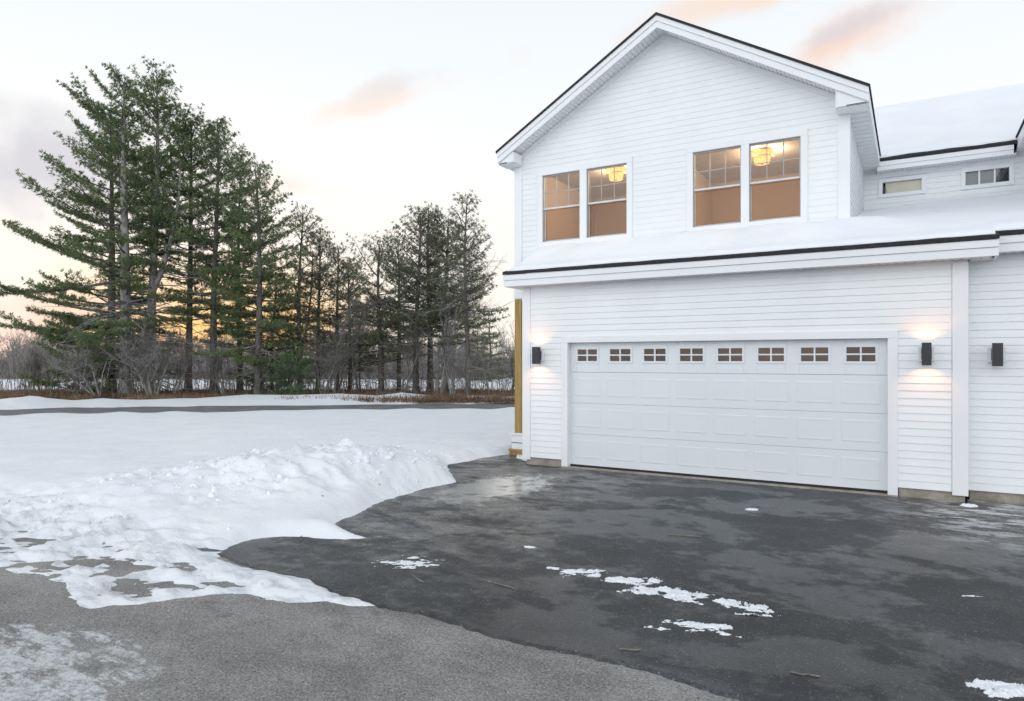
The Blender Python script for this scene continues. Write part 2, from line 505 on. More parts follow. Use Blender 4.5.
def poly_sd(px, py, poly):
    """signed distance, negative inside"""
    d = np.full(px.shape, 1e9); inside = np.zeros(px.shape, bool)
    n = len(poly)
    for i in range(n):
        ax, ay = poly[i]; bx, by = poly[(i + 1) % n]
        ex, ey = bx - ax, by - ay
        t = np.clip(((px - ax) * ex + (py - ay) * ey) / (ex * ex + ey * ey + 1e-12), 0, 1)
        d = np.minimum(d, np.hypot(px - ax - t * ex, py - ay - t * ey))
        c = ((ay > py) != (by > py)) & (px < (bx - ax) * (py - ay) / (by - ay + 1e-12) + ax)
        inside ^= c
    return np.where(inside, -d, d)

# ------------------------------------------------------------------ ground
PAVE = G + 0.022     # top of the fresh driveway, one lift above the old road
bare = [gp(515, 455), gp(490, 459), gp(450, 466), gp(457, 474), gp(463, 484), gp(430, 491), gp(395, 501), gp(365, 515), gp(338, 526),
        gp(352, 533), gp(383, 541), gp(345, 544), gp(305, 541), gp(270, 541), gp(240, 550), gp(222, 558), gp(246, 567), gp(290, 579),
        gp(325, 590), gp(340, 597), gp(358, 598), gp(382, 606), gp(350, 609), gp(318, 605), gp(285, 607), gp(240, 596), gp(200, 597), gp(160, 601), gp(120, 606), gp(88, 609),
        gp(62, 598), gp(52, 586), gp(30, 578), gp(0, 573), (-9.0, 2.95), (-60, 2.8), (-60, -4.5), (60, -4.5), (60, 3.9), (12, 4.0), (12, 10.9), (0.7, 10.9), (-5.9, 10.9), (-6.6, 11.2)]

def axis_pts(lo, hi, step, far, growth=1.16):
    core = list(np.arange(lo, hi + 1e-6, step))
    out = []; s = step; p = hi
    while p < far:
        s *= growth; p += s; out.append(p)
    inn = []; s = step; p = lo
    while p > -far:
        s *= growth; p -= s; inn.append(p)
    return np.array(inn[::-1] + core + out)

ROADPTS = [(-60, -20), (-44, -4), (-27.8, 11.0), (-14.2, 22.6), (-6, 29.6), (4, 38), (30, 60)]
def road_dist(x, y):
    d = np.full(x.shape, 1e9); sgn = np.ones(x.shape)
    for (ax, ay), (bx, by) in zip(ROADPTS[:-1], ROADPTS[1:]):
        ex, ey = bx - ax, by - ay; l2 = ex * ex + ey * ey
        t = np.clip(((x - ax) * ex + (y - ay) * ey) / l2, 0, 1)
        dd = np.hypot(x - ax - t * ex, y - ay - t * ey)
        side = np.sign(ex * (y - ay) - ey * (x - ax))      # + = beyond the lane seen from the house
        m = dd < d
        d = np.where(m, dd, d); sgn = np.where(m, side, sgn)
    return d * sgn

def snow_height(X, Y):
    sd = poly_sd(X, Y, bare)
    rag = 0.075 * fbm(X * 4.5, Y * 4.5, 6, 3, 0.65) + 0.10 * fbm(X * 1.1, Y * 1.1, 3, 9)
    near = sstep(30, 12, np.hypot(X, Y))
    sdr = sd + rag * near
    # field
    field = 0.13 + 0.05 * fbm(X * 0.35, Y * 0.35, 4, 21) + 0.02 * fbm(X * 2.2, Y * 2.2, 4, 5)
    t = G - 0.03 + (field + 0.03) * sstep(-0.02, 0.35, sdr) + 0.028 * sstep(-0.03, 0.04, sdr)
    # packed thin snow between the pile and the old road
    u = X * 0.94 + Y * 0.34; w = -X * 0.34 + Y * 0.94
    pk = sstep(4.9, 4.1, Y + 0.25 * fbm(X * 0.8, Y * 0.8, 3, 31)) * sstep(-3.0, -3.6, X) * (sd > -0.3)
    st = fbm(X * 2.6 + Y * 0.8, Y * 7.0 - X * 2.2, 6, 41, 0.66)
    thin = np.where(Y > 3.92, PAVE, G) - 0.03 + 0.034 * sstep(-0.03, 0.05, sdr) + 0.055 * (2.4 * st + 0.12 + 0.5 * sstep(-5.0, -4.2, X)) * sstep(0.0, 0.3, sdr) + 0.016 * fbm(X * 9, Y * 14, 4, 8, 0.6) * sstep(0, 0.1, sdr)
    z = t * (1 - pk) + thin * pk
    # shovelled pile along the driveway
    cx = -7.2 - 0.38 * np.clip(7.3 - Y, 0, 3) + 0.15 * np.sin(Y * 0.9) + 0.12 * np.sin(Y * 2.1 + 1)
    hgt = 0.46 * sstep(3.7, 6.6, Y) * (1 - sstep(7.6, 10.4, Y) * 0.98)
    hgt = hgt * (0.86 + 0.32 * fbm(Y * 0.9, X * 0.3, 3, 77))
    off = X - cx
    prof = np.where(off > 0, np.exp(-(off / (0.85 + 0.18 * np.clip(7.3 - Y, 0, 3))) ** 2), np.exp(-(off / 1.3) ** 2))
    lump = 0.10 * fbm(X * 1.7, Y * 1.7, 4, 13) + 0.10 * np.abs(fbm(X * 3.0, Y * 3.0, 4, 14)) + 0.05 * fbm(X * 6, Y * 6, 4, 15, 0.6)
    rg1 = 1 - np.abs(fbm(X * 2.6 + 3, Y * 2.6, 5, 114, 0.6)) * 2.6
    rg2 = 1 - np.abs(fbm(X * 6.5, Y * 6.5 + 9, 4, 115, 0.65)) * 2.6
    lump = lump + 0.085 * (rg1 - 0.55) + 0.038 * (rg2 - 0.55) + 0.03 * fbm(X * 13, Y * 13, 3, 116, 0.7)
    pile = prof * hgt * 1.0 + lump * sstep(0.03, 0.40, prof) * (hgt + 0.05) * 1.7
    # a lower shoulder to the far left
    sh = 0.30 * np.exp(-((X + 9.5) / 1.5) ** 2 - ((Y - 6.0) / 1.6) ** 2) + 0.16 * np.exp(-((X + 8.2) / 1.3) ** 2 - ((Y - 4.3) / 0.7) ** 2)
    z = z + (pile + 0.3 * sh * (1 + fbm(X * 1.5, Y * 1.5, 4, 99))) * sstep(0.0, 0.55, sdr)
    # far lane and its ploughed banks
    rd = road_dist(X, Y)
    far = sstep(14, 18, np.hypot(X, Y))
    z = z - far * 0.12 * sstep(2.3, 1.8, np.abs(rd + 0.25 * fbm(X * 0.6, Y * 0.6, 3, 66)))
    bank = 0.34 * np.exp(-((rd - 3.0) / 0.8) ** 2) * (0.8 + 0.8 * fbm(X * 0.5, Y * 0.5, 4, 61) + 0.5 * fbm(X * 1.8, Y * 1.8, 3, 62))
    bank = bank + 0.05 * np.exp(-((rd + 2.6) / 0.5) ** 2) * (1 + fbm(X * 0.7, Y * 0.7, 3, 63))
    z = z + far * np.maximum(bank, 0)
    # gentle swell in the far field
    dist = np.hypot(X, Y)
    z = z + sstep(60, 140, dist) * 0.3
    inside = (sstep(0.05, -0.1, sdr) > 0.5)
    z = np.where(inside, np.minimum(z, G - 0.02), z)
    # nothing pokes up inside the house
    hs = (X > -6.0) & (Y > 10.6) & (Y < 23.2) & (X < 12)
    z = np.where(hs, G - 0.15, z)
    z = np.where((X > -7.0) & (X < -5.9) & (Y > 11.3) & (Y < 22), np.minimum(z, G + 0.03), z)
    return z

gx = axis_pts(-13.0, -1.5, 0.05, 1500)
gy = axis_pts(1.2, 12.0, 0.05, 1500)
XX, YY = np.meshgrid(gx, gy)
ZZ = snow_height(XX, YY)
nx, ny = len(gx), len(gy)
idx = np.arange(nx * ny).reshape(ny, nx)
quads = np.stack([idx[:-1, :-1], idx[:-1, 1:], idx[1:, 1:], idx[1:, :-1]], -1).reshape(-1, 4)
o = np_mesh('snow_ground', np.stack([XX, YY, ZZ], -1).reshape(-1, 3), [quads], M['snow'], smooth=True)
tag(o, 'snow covered ground reaching from the driveway to the woods', 'ground', kind='structure')

# old road: one flat sheet just below the driveway
mb = MB(); mb.face([(-70, -6, G), (70, -6, G), (70, 4.6, G), (-70, 4.6, G)])
tag(mb.build('road', M['asphalt_old'], recalc=False), 'worn grey asphalt road in front of the driveway', 'road', kind='structure')

# fresh driveway with a rough cut front edge
rnd = random.Random(5)
front = []
x = -7.6
cut_ = [(-7.6, 4.05)] + [gp(*p) for p in ((222, 557), (382, 607), (430, 617), (490, 636), (560, 651), (620, 665), (700, 688), (745, 701))] + [(0.6, 3.62), (14, 3.2)]
while x < 14:
    e = float(np.interp(x, [c[0] for c in cut_], [c[1] for c in cut_])) + 0.014 * math.sin(x * 4.1 + 1) + rnd.uniform(-0.014, 0.014)
    front.append((x, e)); x += 0.05
back = [(14, 10.955), (0.632, 10.955), (0.628, 10.72), (-5.1, 10.69), (-6.0, 10.69), (-6.05, 12.2), (-7.6, 12.2)]
mb = MB()
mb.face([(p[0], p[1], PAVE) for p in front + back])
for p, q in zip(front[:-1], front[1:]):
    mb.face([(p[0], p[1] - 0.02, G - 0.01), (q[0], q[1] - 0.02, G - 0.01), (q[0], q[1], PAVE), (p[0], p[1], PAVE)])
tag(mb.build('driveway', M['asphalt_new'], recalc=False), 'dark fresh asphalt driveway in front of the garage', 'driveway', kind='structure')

# far lane
def ribbon(pts, w, z):
    mb = MB(); dense = []
    for (a, b), (c, d) in zip(pts[:-1], pts[1:]):
        for k in range(12): dense.append((a + (c - a) * k / 12, b + (d - b) * k / 12))
    dense.append(pts[-1])
    rows = []
    for i, p in enumerate(dense):
        q = dense[min(i + 1, len(dense) - 1)]; r = dense[max(i - 1, 0)]
        tx, ty = q[0] - r[0], q[1] - r[1]; l = math.hypot(tx, ty)
        nxx, nyy = -ty / l, tx / l
        rows.append(((p[0] - nxx * w, p[1] - nyy * w, z), (p[0] + nxx * w, p[1] + nyy * w, z)))
    for a, b in zip(rows[:-1], rows[1:]): mb.face([a[0], b[0], b[1], a[1]])
    return mb
tag(ribbon(ROADPTS, 2.4, 0.045).build('lane', M['asphalt_far'], recalc=False), 'grey ploughed lane crossing the snow before the trees', 'lane', kind='structure')

# clods thrown up by the plough, lying over the pile and its toe
def clods():
    import bmesh
    rng = np.random.default_rng(91)
    bm = bmesh.new(); bmesh.ops.create_icosphere(bm, subdivisions=2, radius=1.0)
    bv = np.array([v.co[:] for v in bm.verts]); bf = np.array([[v.index for v in f.verts] for f in bm.faces]); bm.free()
    VV = []; FF = []; k = 0
    n = 1700
    Y = rng.uniform(3.9, 10.2, n)
    X = -7.1 - 0.38 * np.clip(7.3 - Y, 0, 3) + rng.normal(size=n) * 0.75
    sd = poly_sd(X, Y, bare)
    keep = (sd > 0.10)
    X, Y = X[keep], Y[keep]; Z = snow_height(X, Y)
    cl = vnoise(X * 1.1, Y * 1.1, 44)
    for x, y, z, c in zip(X, Y, Z, cl):
        if rng.uniform() > c * 1.1: continue
        r = 0.011 + 0.042 * rng.uniform() ** 5 * (0.5 + c)
        q = bv * r * rng.uniform(0.6, 1.2, 3)
        q = q * (1 + 0.6 * (vnoise(bv[:, 0:1] * 1.6 + x * 9, bv[:, 1:2] * 1.6 + bv[:, 2:3] * 1.3 + y * 9, 7) - 0.5))
        VV.append(q + np.array([x, y, z + r * 0.0])); FF.append(bf + k); k += len(bv)
    o = np_mesh('snow_clods', np.concatenate(VV), [np.concatenate(FF)], M['snow'], smooth=True)
    tag(o, 'crumbled snow clods scattered over the ploughed pile', 'snow', kind='stuff')
clods()

# ------------------------------------------------------------------ snow patches left on the driveway
def patch(px, py, rx, ry, h, seed, label, rot=0.0, thr=0.0, mat_='ice', z=None):
    z0 = PAVE if z is None else z
    c = gp(px, py, z0)
    n = 110
    s = np.linspace(-1.25, 1.25, n)
    A, B = np.meshgrid(s, s)
    a2 = A * rx; b2 = B * ry
    f = 0.8 - np.hypot(A, B) ** 1.3 + 2.3 * fbm(a2 * 7 + seed * 7.1, b2 * 12 + seed * 3.3, 6, seed, 0.72) - thr - 0.08
    zz = np.clip(f, -0.2, 0.9) * h * 0.6 + 0.25 * h * fbm(a2 * 25, b2 * 25, 3, seed + 5) * (f > 0)
    ca, sa = math.cos(rot), math.sin(rot)
    V = np.stack([a2 * ca - b2 * sa, a2 * sa + b2 * ca, zz], -1).reshape(-1, 3)
    id2 = np.arange(n * n).reshape(n, n)
    q = np.stack([id2[:-1, :-1], id2[:-1, 1:], id2[1:, 1:], id2[1:, :-1]], -1).reshape(-1, 4)
    keep = (f.ravel()[q] > -0.12).any(1)
    q = q[keep]
    used = np.unique(q); remap = np.full(n * n, -1); remap[used] = np.arange(len(used))
    ob = np_mesh('snow_patch', V[used], [remap[q]], M[mat_], smooth=True)
    ob.location = (c[0], c[1], z0 - 0.001)
    tag(ob, label, 'snow patch', group='snow patches left on the asphalt')
    return ob
al = YAW   # long side across the picture's left-right
patch(412, 562, 0.30, 0.17, 0.014, 1, 'flat grey-white patch of ice on the driveway nearest the snow pile', al, 0.1)
patch(522, 547, 0.13, 0.05, 0.018, 2, 'small thin dash of snow on the driveway above the other scraps', al, 0.2)
patch(556, 568, 0.10, 0.05, 0.018, 3, 'tiny snow crumb just left of the row of melting clumps', al, 0.15)
patch(587, 573, 0.20, 0.10, 0.035, 4, 'oval clump of snow at the left end of the melting row', al, 0.05)
patch(632, 581, 0.22, 0.10, 0.04, 5, 'pointed clump of snow left of the longest melting clump', al, 0.05)
patch(672, 594, 0.36, 0.14, 0.04, 6, 'longest ragged clump of snow in the middle of the driveway', al - 0.35, 0.12)
patch(738, 607, 0.24, 0.13, 0.05, 7, 'bright thick clump of snow right of the ragged one', al - 0.2, 0.08)
patch(697, 628, 0.32, 0.14, 0.03, 8, 'flat broken scrap of snow lowest of the melting row', al - 0.1, 0.2)
patch(1012, 692, 0.24, 0.13, 0.05, 9, 'big snow scrap at the lower right corner of the driveway', al - 0.4, 0.0)
patch(970, 596, 0.10, 0.02, 0.012, 10, 'thin white sliver of ice on the right half of the driveway', al - 0.1, 0.05)
patch(970, 506, 0.10, 0.09, 0.05, 11, 'small white snow lump beside the concrete foundation corner', 0, 0.0)
patch(752, 510, 0.10, 0.05, 0.03, 12, 'little crumb of snow in front of the garage door', al, 0.15)

# twigs dropped on the driveway
def twig(px, py, ln, ang, label):
    c = gp(px, py, PAVE)
    mb = MB(); r = random.Random(px)
    pts = [(-ln / 2, 0, 0.008)]
    for k in range(1, 6): pts.append((-ln / 2 + ln * k / 5, r.uniform(-0.012, 0.012), 0.008 + r.uniform(0, 0.01)))
    for a, b in zip(pts[:-1], pts[1:]):
        w = 0.004
        mb.prism([(a[0], a[1] - w), (b[0], b[1] - w), (b[0], b[1] + w), (a[0], a[1] + w)], 0.001, 0.008, 'z')
    ob = mb.build('twig', M['litter']); ob.location = (c[0], c[1], PAVE); ob.rotation_euler = (0, 0, ang)
    tag(ob, label, 'twig', group='twigs dropped on the driveway')
twig(684, 536, 0.34, al - 0.25, 'pale twig lying in front of the garage door')
twig(418, 579, 0.22, al - 1.0, 'short twig below the flat ice patch')
twig(500, 585, 0.30, al - 0.7, 'thin brownish twig left of the melting clumps')
twig(805, 675, 0.16, al - 0.4, 'small twig near the driveway front edge')
twig(630, 650, 0.14, al, 'tiny twig below the row of melting clumps')

# ------------------------------------------------------------------ house
YW = 10.7            # garage wall
YU = 11.7            # gable wall above
YR = 10.96           # recessed wall of the right unit
YB = 15.5            # set back wall with the small windows
house = empty('house', (0, 0, 0))
tag(house, 'white clapboard house with garage below a wide gable', 'house')
HP = house

def front_fn(y): return lambda a, o_, z: (a, y - o_, z)

# --- garage storey
door_h = (-5.15, -0.29, -0.2, 2.14)
mb = MB()
wall_cells(mb, -6.03, 0.63, 0.10, 3.2, YW, YW + 0.14, [(door_h[0] - 0.03, door_h[1] + 0.03, 0.0, 2.17)])
clapboard(mb, -5.9, 0.45, 0.105, 3.12, front_fn(YW), [(-5.265, -0.17, -1, 2.23)])
mb.box(-6.03, -5.90, YW + 0.14, 17.9, 0.10, 3.2)                 # left flank
clapboard(mb, YW + 0.02, 17.9, 0.105, 3.1, lambda a, o_, z: (-6.03 - o_, a, z))
mb.box(0.50, 0.628, YW + 0.14, 12.5, 0.10, 3.2)
mb.build('garage_wall', M['vinyl'], HP, recalc=False)
mb = MB(); mb.box(-6.05, -5.89, YW - 0.026, YW + 0.10, 0.06, 3.12); mb.build('corner_board', M['trim'], HP, 0.004)
mb = MB(); mb.box(0.455, 0.634, YW - 0.026, YW + 0.25, 0.06, 3.12); mb.build('corner_board', M['trim'], HP, 0.004)
# foundation
mb = MB()
mb.box(-5.99, -5.28, YW + 0.035, YW + 0.16, G - 0.25, 0.10)
mb.box(-5.97, -5.86, YW + 0.16, 17.9, G - 0.25, 0.10)
mb.build('foundation', M['concrete'], HP, 0.008)
mb = MB(); mb.box(-0.16, 0.60, YW + 0.035, YW + 0.16, G - 0.25, 0.10); mb.build('foundation', M['concrete'], HP, 0.008)
mb = MB(); mb.box(0.66, 1.42, YR + 0.035, YR + 0.16, G - 0.25, 0.10); mb.build('foundation', M['concrete'], HP, 0.008)
mb = MB(); mb.box(-5.275, -0.165, YW - 0.02, YW + 0.5, G - 0.2, -0.012); mb.build('threshold', M['concrete'], HP, 0.006)

# --- right unit lower wall (door further along, past the picture)
door2 = (1.55, 6.37)
mb = MB()
wall_cells(mb, 0.65, 8.1, 0.10, 3.25, YR, YR + 0.14, [(door2[0] - 0.03, door2[1] + 0.03, 0.0, 2.17)])
clapboard(mb, 0.65, 8.1, 0.105, 3.22, front_fn(YR), [(1.435, 6.488, -1, 2.23)])
mb.build('garage_wall', M['vinyl'], HP, recalc=False)

# --- garage doors
def garage_door(x0, x1, yw):
    d = empty('garage_door', (0, 0, 0)); d.parent = HP
    y = yw + 0.10
    n = 8; pitch = 0.6007; xs0 = x0 + 0.32 - pitch / 2
    wz0, wz1 = 1.80, 2.045
    wins = []
    for k in range(n):
        cx = xs0 + (k + 0.5) * pitch
        wins.append((cx - 0.205, cx + 0.205, wz0, wz1))
    for s in range(4):
        mb = MB()
        za, zb = 0.025 + s * 0.535, 0.025 + (s + 1) * 0.535 - 0.0035
        if s == 3:
            wall_cells(mb, x0, x1, za, 2.16, y, y + 0.045, wins)
        else:
            mb.box(x0, x1, y, y + 0.045, za, zb)
            for k in range(n):
                cx = xs0 + (k + 0.5) * pitch
                pa, pb = cx - 0.245, cx + 0.245
                qa, qb = za + 0.12, zb - 0.095
                # stamped panel: groove ring then raised field
                ring = [(pa, qa, pb, qb, 0.0012), (pa + 0.016, qa + 0.016, pb - 0.016, qb - 0.016, 0.0045), (pa + 0.06, qa + 0.045, pb - 0.06, qb - 0.045, 0.0030)]
                def rect(r): return [(r[0], y - r[4], r[1]), (r[2], y - r[4], r[1]), (r[2], y - r[4], r[3]), (r[0], y - r[4], r[3])]
                rs = [rect(r) for r in ring]
                for a, b in zip(rs[:-1], rs[1:]):
                    for i in range(4): mb.face([a[i], a[(i + 1) % 4], b[(i + 1) % 4], b[i]])
                mb.face(rs[-1])
        mb.build('door_section', M['door'], d, 0.004 if s == 3 else 0)
    for w in wins:
        mb = MB()
        t = 0.022
        mb.box(w[0] - 0.012, w[0] + t, y - 0.012, y + 0.03, w[2] - 0.012, w[3] + 0.012)
        mb.box(w[1] - t, w[1] + 0.012, y - 0.012, y + 0.03, w[2] - 0.012, w[3] + 0.012)
        mb.box(w[0] + t, w[1] - t, y - 0.012, y + 0.03, w[3] - t, w[3] + 0.012)
        mb.box(w[0] + t, w[1] - t, y - 0.012, y + 0.03, w[2] - 0.012, w[2] + t)
        cx = (w[0] + w[1]) / 2; cz = (w[2] + w[3]) / 2
        mb.box(cx - 0.011, cx + 0.011, y - 0.010, y + 0.02, w[2] + t, w[3] - t)
        mb.box(w[0] + t, cx - 0.011, y - 0.0085, y + 0.018, cz - 0.011, cz + 0.011)
        mb.box(cx + 0.011, w[1] - t, y - 0.0085, y + 0.018, cz - 0.011, cz + 0.011)
        mb.face([(w[0], y + 0.022, w[2]), (w[1], y + 0.022, w[2]), (w[1], y + 0.022, w[3]), (w[0], y + 0.022, w[3])], 1)
        mb.build('door_window', [M['door'], M['garageglass']], d, recalc=False)
    mb = MB(); mb.box(x0, x1, y - 0.004, y + 0.04, -0.012, 0.026); mb.build('bottom_seal', M['rubber'], d)
    # casing and jambs
    mb = MB()
    mb.box(x0 - 0.118, x0, yw - 0.026, yw + 0.16, -0.01, 2.14)
    mb.box(x1, x1 + 0.122, yw - 0.026, yw + 0.16, -0.01, 2.14)
    mb.box(x0 - 0.118, x1 + 0.122, yw - 0.028, yw + 0.16, 2.14, 2.25)
    mb.build('door_casing', M['trim'], HP, 0.004)
garage_door(-5.15, -0.29, YW)
garage_door(door2[0], door2[1], YR)

# garage rooms seen through the small panes
mb = MB()
for xa, xb, ya in ((-5.85, 0.45, 10.9), (0.9, 7.6, 11.2)):
    mb.box(xa, xb, 16.0, 16.1, 0, 3.0)
    mb.box(xa, xa + 0.05, ya, 16.0, 0, 3.0); mb.box(xb - 0.05, xb, ya, 16.0, 0, 3.0)
    mb.box(xa, xb, ya, 16.0, 2.6, 2.7); mb.box(xa, xb, ya, 16.0, -0.08, -0.03)
mb.build('garage_interior', M['garagewall'], HP)

# --- upper gable blocks
SL = 0.583
def gable_block(xl, xr, cornerw, win_pairs, visible_right=True):
    xc = (xl + xr) / 2 + 0.04
    half = (xr - xl) / 2
    ov = 0.25
    zpk = 7.78                                        # roof surface at the ridge
    def roofz(x): return zpk - SL * abs(x - xc)
    def clip(z):
        h = max(0.0, (zpk - 0.26 - z) / SL)
        return xc - h, xc + h
    holes = [w for p in win_pairs for w in p]
    mb = MB()
    zb = 3.0; ze = roofz(xl) - 0.24
    wall_cells(mb, xl, xr, zb, ze, YU, YU + 0.14, holes)
    mb.prism([(xl, ze), (xr, ze), (xc, zpk - 0.24)], YU, YU + 0.14, 'y')
    nh = [(p[0][0] - 0.10, p[-1][1] + 0.10, p[0][2] - 0.10, p[0][3] + 0.10) for p in win_pairs]
    clapboard(mb, xl + 0.02, xr - 0.02, 3.05, zpk - 0.30, front_fn(YU), nh, lambda z: (max(xl, clip(z)[0]), min(xr, clip(z)[1])), proud=0.0092)
    mb.build('gable_wall', M['vinyl'], HP, recalc=False)
    for s, xw in ((-1, xl), (1, xr)):
        mb = MB()
        a, b = (xw, xw + 0.13) if s < 0 else (xw - 0.13, xw)
        mb.box(a, b, YU + 0.14, 19.0, zb, ze)
        clapboard(mb, YU + 0.02, 19.0, 3.05, ze - 0.02, (lambda s_, x_: (lambda a_, o_, z_: (x_ + s_ * o_, a_, z_)))(s, xw))
        mb.build('side_wall', M['vinyl'], HP, recalc=False)
    for s, xw in ((-1, xl), (1, xr)):
        mb = MB()
        a, b = (xw - 0.026, xw + cornerw) if s < 0 else (xw - cornerw, xw + 0.026)
        mb.box(a, b, YU - 0.026, YU + 0.11, 3.04, ze - 0.03)
        mb.build('corner_board', M['trim'], HP, 0.004)
    # roof: shingle slab, black metal drip edge, rake board, soffit
    yf, yb = YU - 0.40, 19.6
    xa, xb = xl - ov + 0.05, xr + ov + 0.05
    za, zb2 = roofz(xa), roofz(xb)
    mb = MB()
    mb.prism([(xa - 0.02, za - 0.012), (xc, zpk), (xb + 0.02, zb2 - 0.012), (xb + 0.02, zb2 - 0.052), (xc, zpk - 0.042), (xa - 0.02, za - 0.052)], yf - 0.02, yb, 'y')
    rf = mb.build('roof', M['shingle'], HP)
    # rake boards (two stepped lifts)
    mb = MB()
    for s, xe in ((-1, xa), (1, xb)):
        for dy, t0, t1 in ((0.0, 0.044, 0.135), (0.018, 0.137, 0.245)):
            mb.prism([(xc, zpk - t0), (xe, roofz(xe) - t0), (xe, roofz(xe) - t1), (xc, zpk - t1)], yf + dy, yf + dy + 0.03, 'y')
    mb.build('rake_board', M['trim'], HP)
    # raked soffit with vent grooves
    mb = MB()
    for s, xw in ((-1, xl), (1, xr)):
        n = 46
        for k in range(n):
            ta, tb = k / n, (k + 0.82) / n
            x1_, x2_ = xc + (xw - xc) * ta, xc + (xw - xc) * tb
            x3_ = xc + (xw - xc) * (k + 1) / n
            for (p, q, dz) in ((x1_, x2_, 0.0), (x2_, x3_, 0.012)):
                zz = lambda x: roofz(x) - 0.205 + dz
                mb.prism([(p, zz(p)), (q, zz(q)), (q, zz(q) + 0.02), (p, zz(p) + 0.02)], yf + 0.05, YU - 0.001, 'y')
    # frieze below the soffit
    for s, xw in ((-1, xl), (1, xr)):
        mb.prism([(xc, zpk - 0.21), (xw, roofz(xw) - 0.21), (xw, roofz(xw) - 0.30), (xc, zpk - 0.30)], YU - 0.024, YU - 0.002, 'y')
    mb.build('soffit', M['soffit'], HP)
    # eaves along both flanks, boxed returns at the front
    for s, xw, xe in ((-1, xl, xa), (1, xr, xb)):
        mb = MB(); mb2 = MB()
        ze0 = roofz(xe) - 0.055
        a, b = (xe, xe + 0.03) if s < 0 else (xe - 0.03, xe)
        mb.box(a, b, yf + 0.048, 19.0, ze0 - 0.20, ze0)
        # soffit under the eave
        p, q = (xe + 0.03, xw) if s < 0 else (xw, xe - 0.03)
        k = yf + 0.05
        while k < 18.9:
            mb2.box(p, q, k, k + 0.20, ze0 - 0.200, ze0 - 0.185)
            mb2.box(p, q, k + 0.20, k + 0.225, ze0 - 0.188, ze0 - 0.175)
            k += 0.225
        # boxed return closing the rake at its foot
        xin = xw + (0.13 if s < 0 else -0.13)
        lo, hi = min(xe, xin), max(xe, xin)
        mb.prism([(xe, ze0 - 0.20), (xin, ze0 - 0.20), (xin, roofz(xin) - 0.24), (xe, roofz(xe) - 0.20)], yf + 0.05, yf + 0.072, 'y')
        mb.box(lo + 0.002, hi, yf + 0.074, YU - 0.03, ze0 - 0.215, ze0 - 0.201)
        mb.box(min(xin, xin - s * 0.02), max(xin, xin - s * 0.02), yf + 0.06, YU - 0.03, ze0 - 0.2, roofz(xin) - 0.25)
        mb.build('eave_fascia', M['trim'], HP, 0.003)
        mb2.build('soffit', M['soffit'], HP)
    return roofz, xc, xa, xb

def window(w):
    x0, x1, z0, z1 = w
    r = empty('window', (0, 0, 0)); r.parent = HP
    y = YU
    mb = MB(); t = 0.012
    mb.box(x0, x0 + t, y - 0.005, y + 0.10, z0, z1); mb.box(x1 - t, x1, y - 0.005, y + 0.10, z0, z1)
    mb.box(x0 + t, x1 - t, y - 0.005, y + 0.10, z1 - t, z1); mb.box(x0 + t, x1 - t, y - 0.005, y + 0.10, z0, z0 + t)
    mb.build('frame', M['jamb'], r, 0.002)
    zm = (z0 + z1) / 2
    a, b = x0 + t, x1 - t
    # upper sash with its six light grille, lower sash set inwards behind a screen
    mb = MB(); s = 0.010
    ya, yb = y + 0.020, y + 0.055
    mb.box(a, b, ya - 0.012, yb, zm - 0.016, zm + 0.016)
    mb.box(a, a + s, ya, yb, zm + 0.02, z1 - t); mb.box(b - s, b, ya, yb, zm + 0.02, z1 - t)
    mb.box(a + s, b - s, ya, yb, z1 - t - s, z1 - t)
    mb.build('sash', M['sash'], r)
    mb = MB()
    for k in (1, 2):
        x = a + (b - a) * k / 3
        mb.box(x - 0.008, x + 0.008, ya + 0.030, ya + 0.040, zm + 0.02, z1 - t - s)
    zc = (zm + z1 - t) / 2 + 0.0
    for k in range(3):
        xa_, xb_ = a + (b - a) * k / 3 + (0.009 if k else s), a + (b - a) * (k + 1) / 3 - (0.009 if k < 2 else s)
        mb.box(xa_, xb_, ya + 0.031, ya + 0.039, zc - 0.008, zc + 0.008)
    mb.build('grille', M['grille'], r)
    mb = MB(); mb.face([(a, ya + 0.026, zm), (b, ya + 0.026, zm), (b, ya + 0.026, z1 - t), (a, ya + 0.026, z1 - t)])
    mb.build('pane', M['glass'], r, recalc=False)
    mb = MB()
    ya = y + 0.058; yb = y + 0.09
    mb.box(a, a + s, ya, yb, z0 + t, zm - 0.022); mb.box(b - s, b, ya, yb, z0 + t, zm - 0.022)
    mb.box(a + s, b - s, ya, yb, z0 + t, z0 + t + s + 0.015)
    mb.build('sash', M['sash'], r)
    mb = MB(); mb.face([(a, ya + 0.02, z0 + t), (b, ya + 0.02, z0 + t), (b, ya + 0.02, zm), (a, ya + 0.02, zm)])
    mb.build('pane', M['screen'], r, recalc=False)

def casing(pair):
    x0, x1 = pair[0][0], pair[-1][1]; z0, z1 = pair[0][2], pair[0][3]
    mb = MB(); c = 0.105; ya, yb = YU - 0.028, YU - 0.001
    mb.box(x0 - c, x0, ya, yb, z0, z1); mb.box(x1, x1 + c, ya, yb, z0, z1)
    mb.box(x0 - c, x1 + c, ya - 0.003, yb, z1, z1 + c)
    mb.box(x0 - c, x1 + c, ya - 0.012, yb, z0 - c, z0)
    mb.box(pair[0][1], pair[1][0], ya, yb, z0, z1)
    mb.build('window_casing', M['trim'], HP, 0.003)

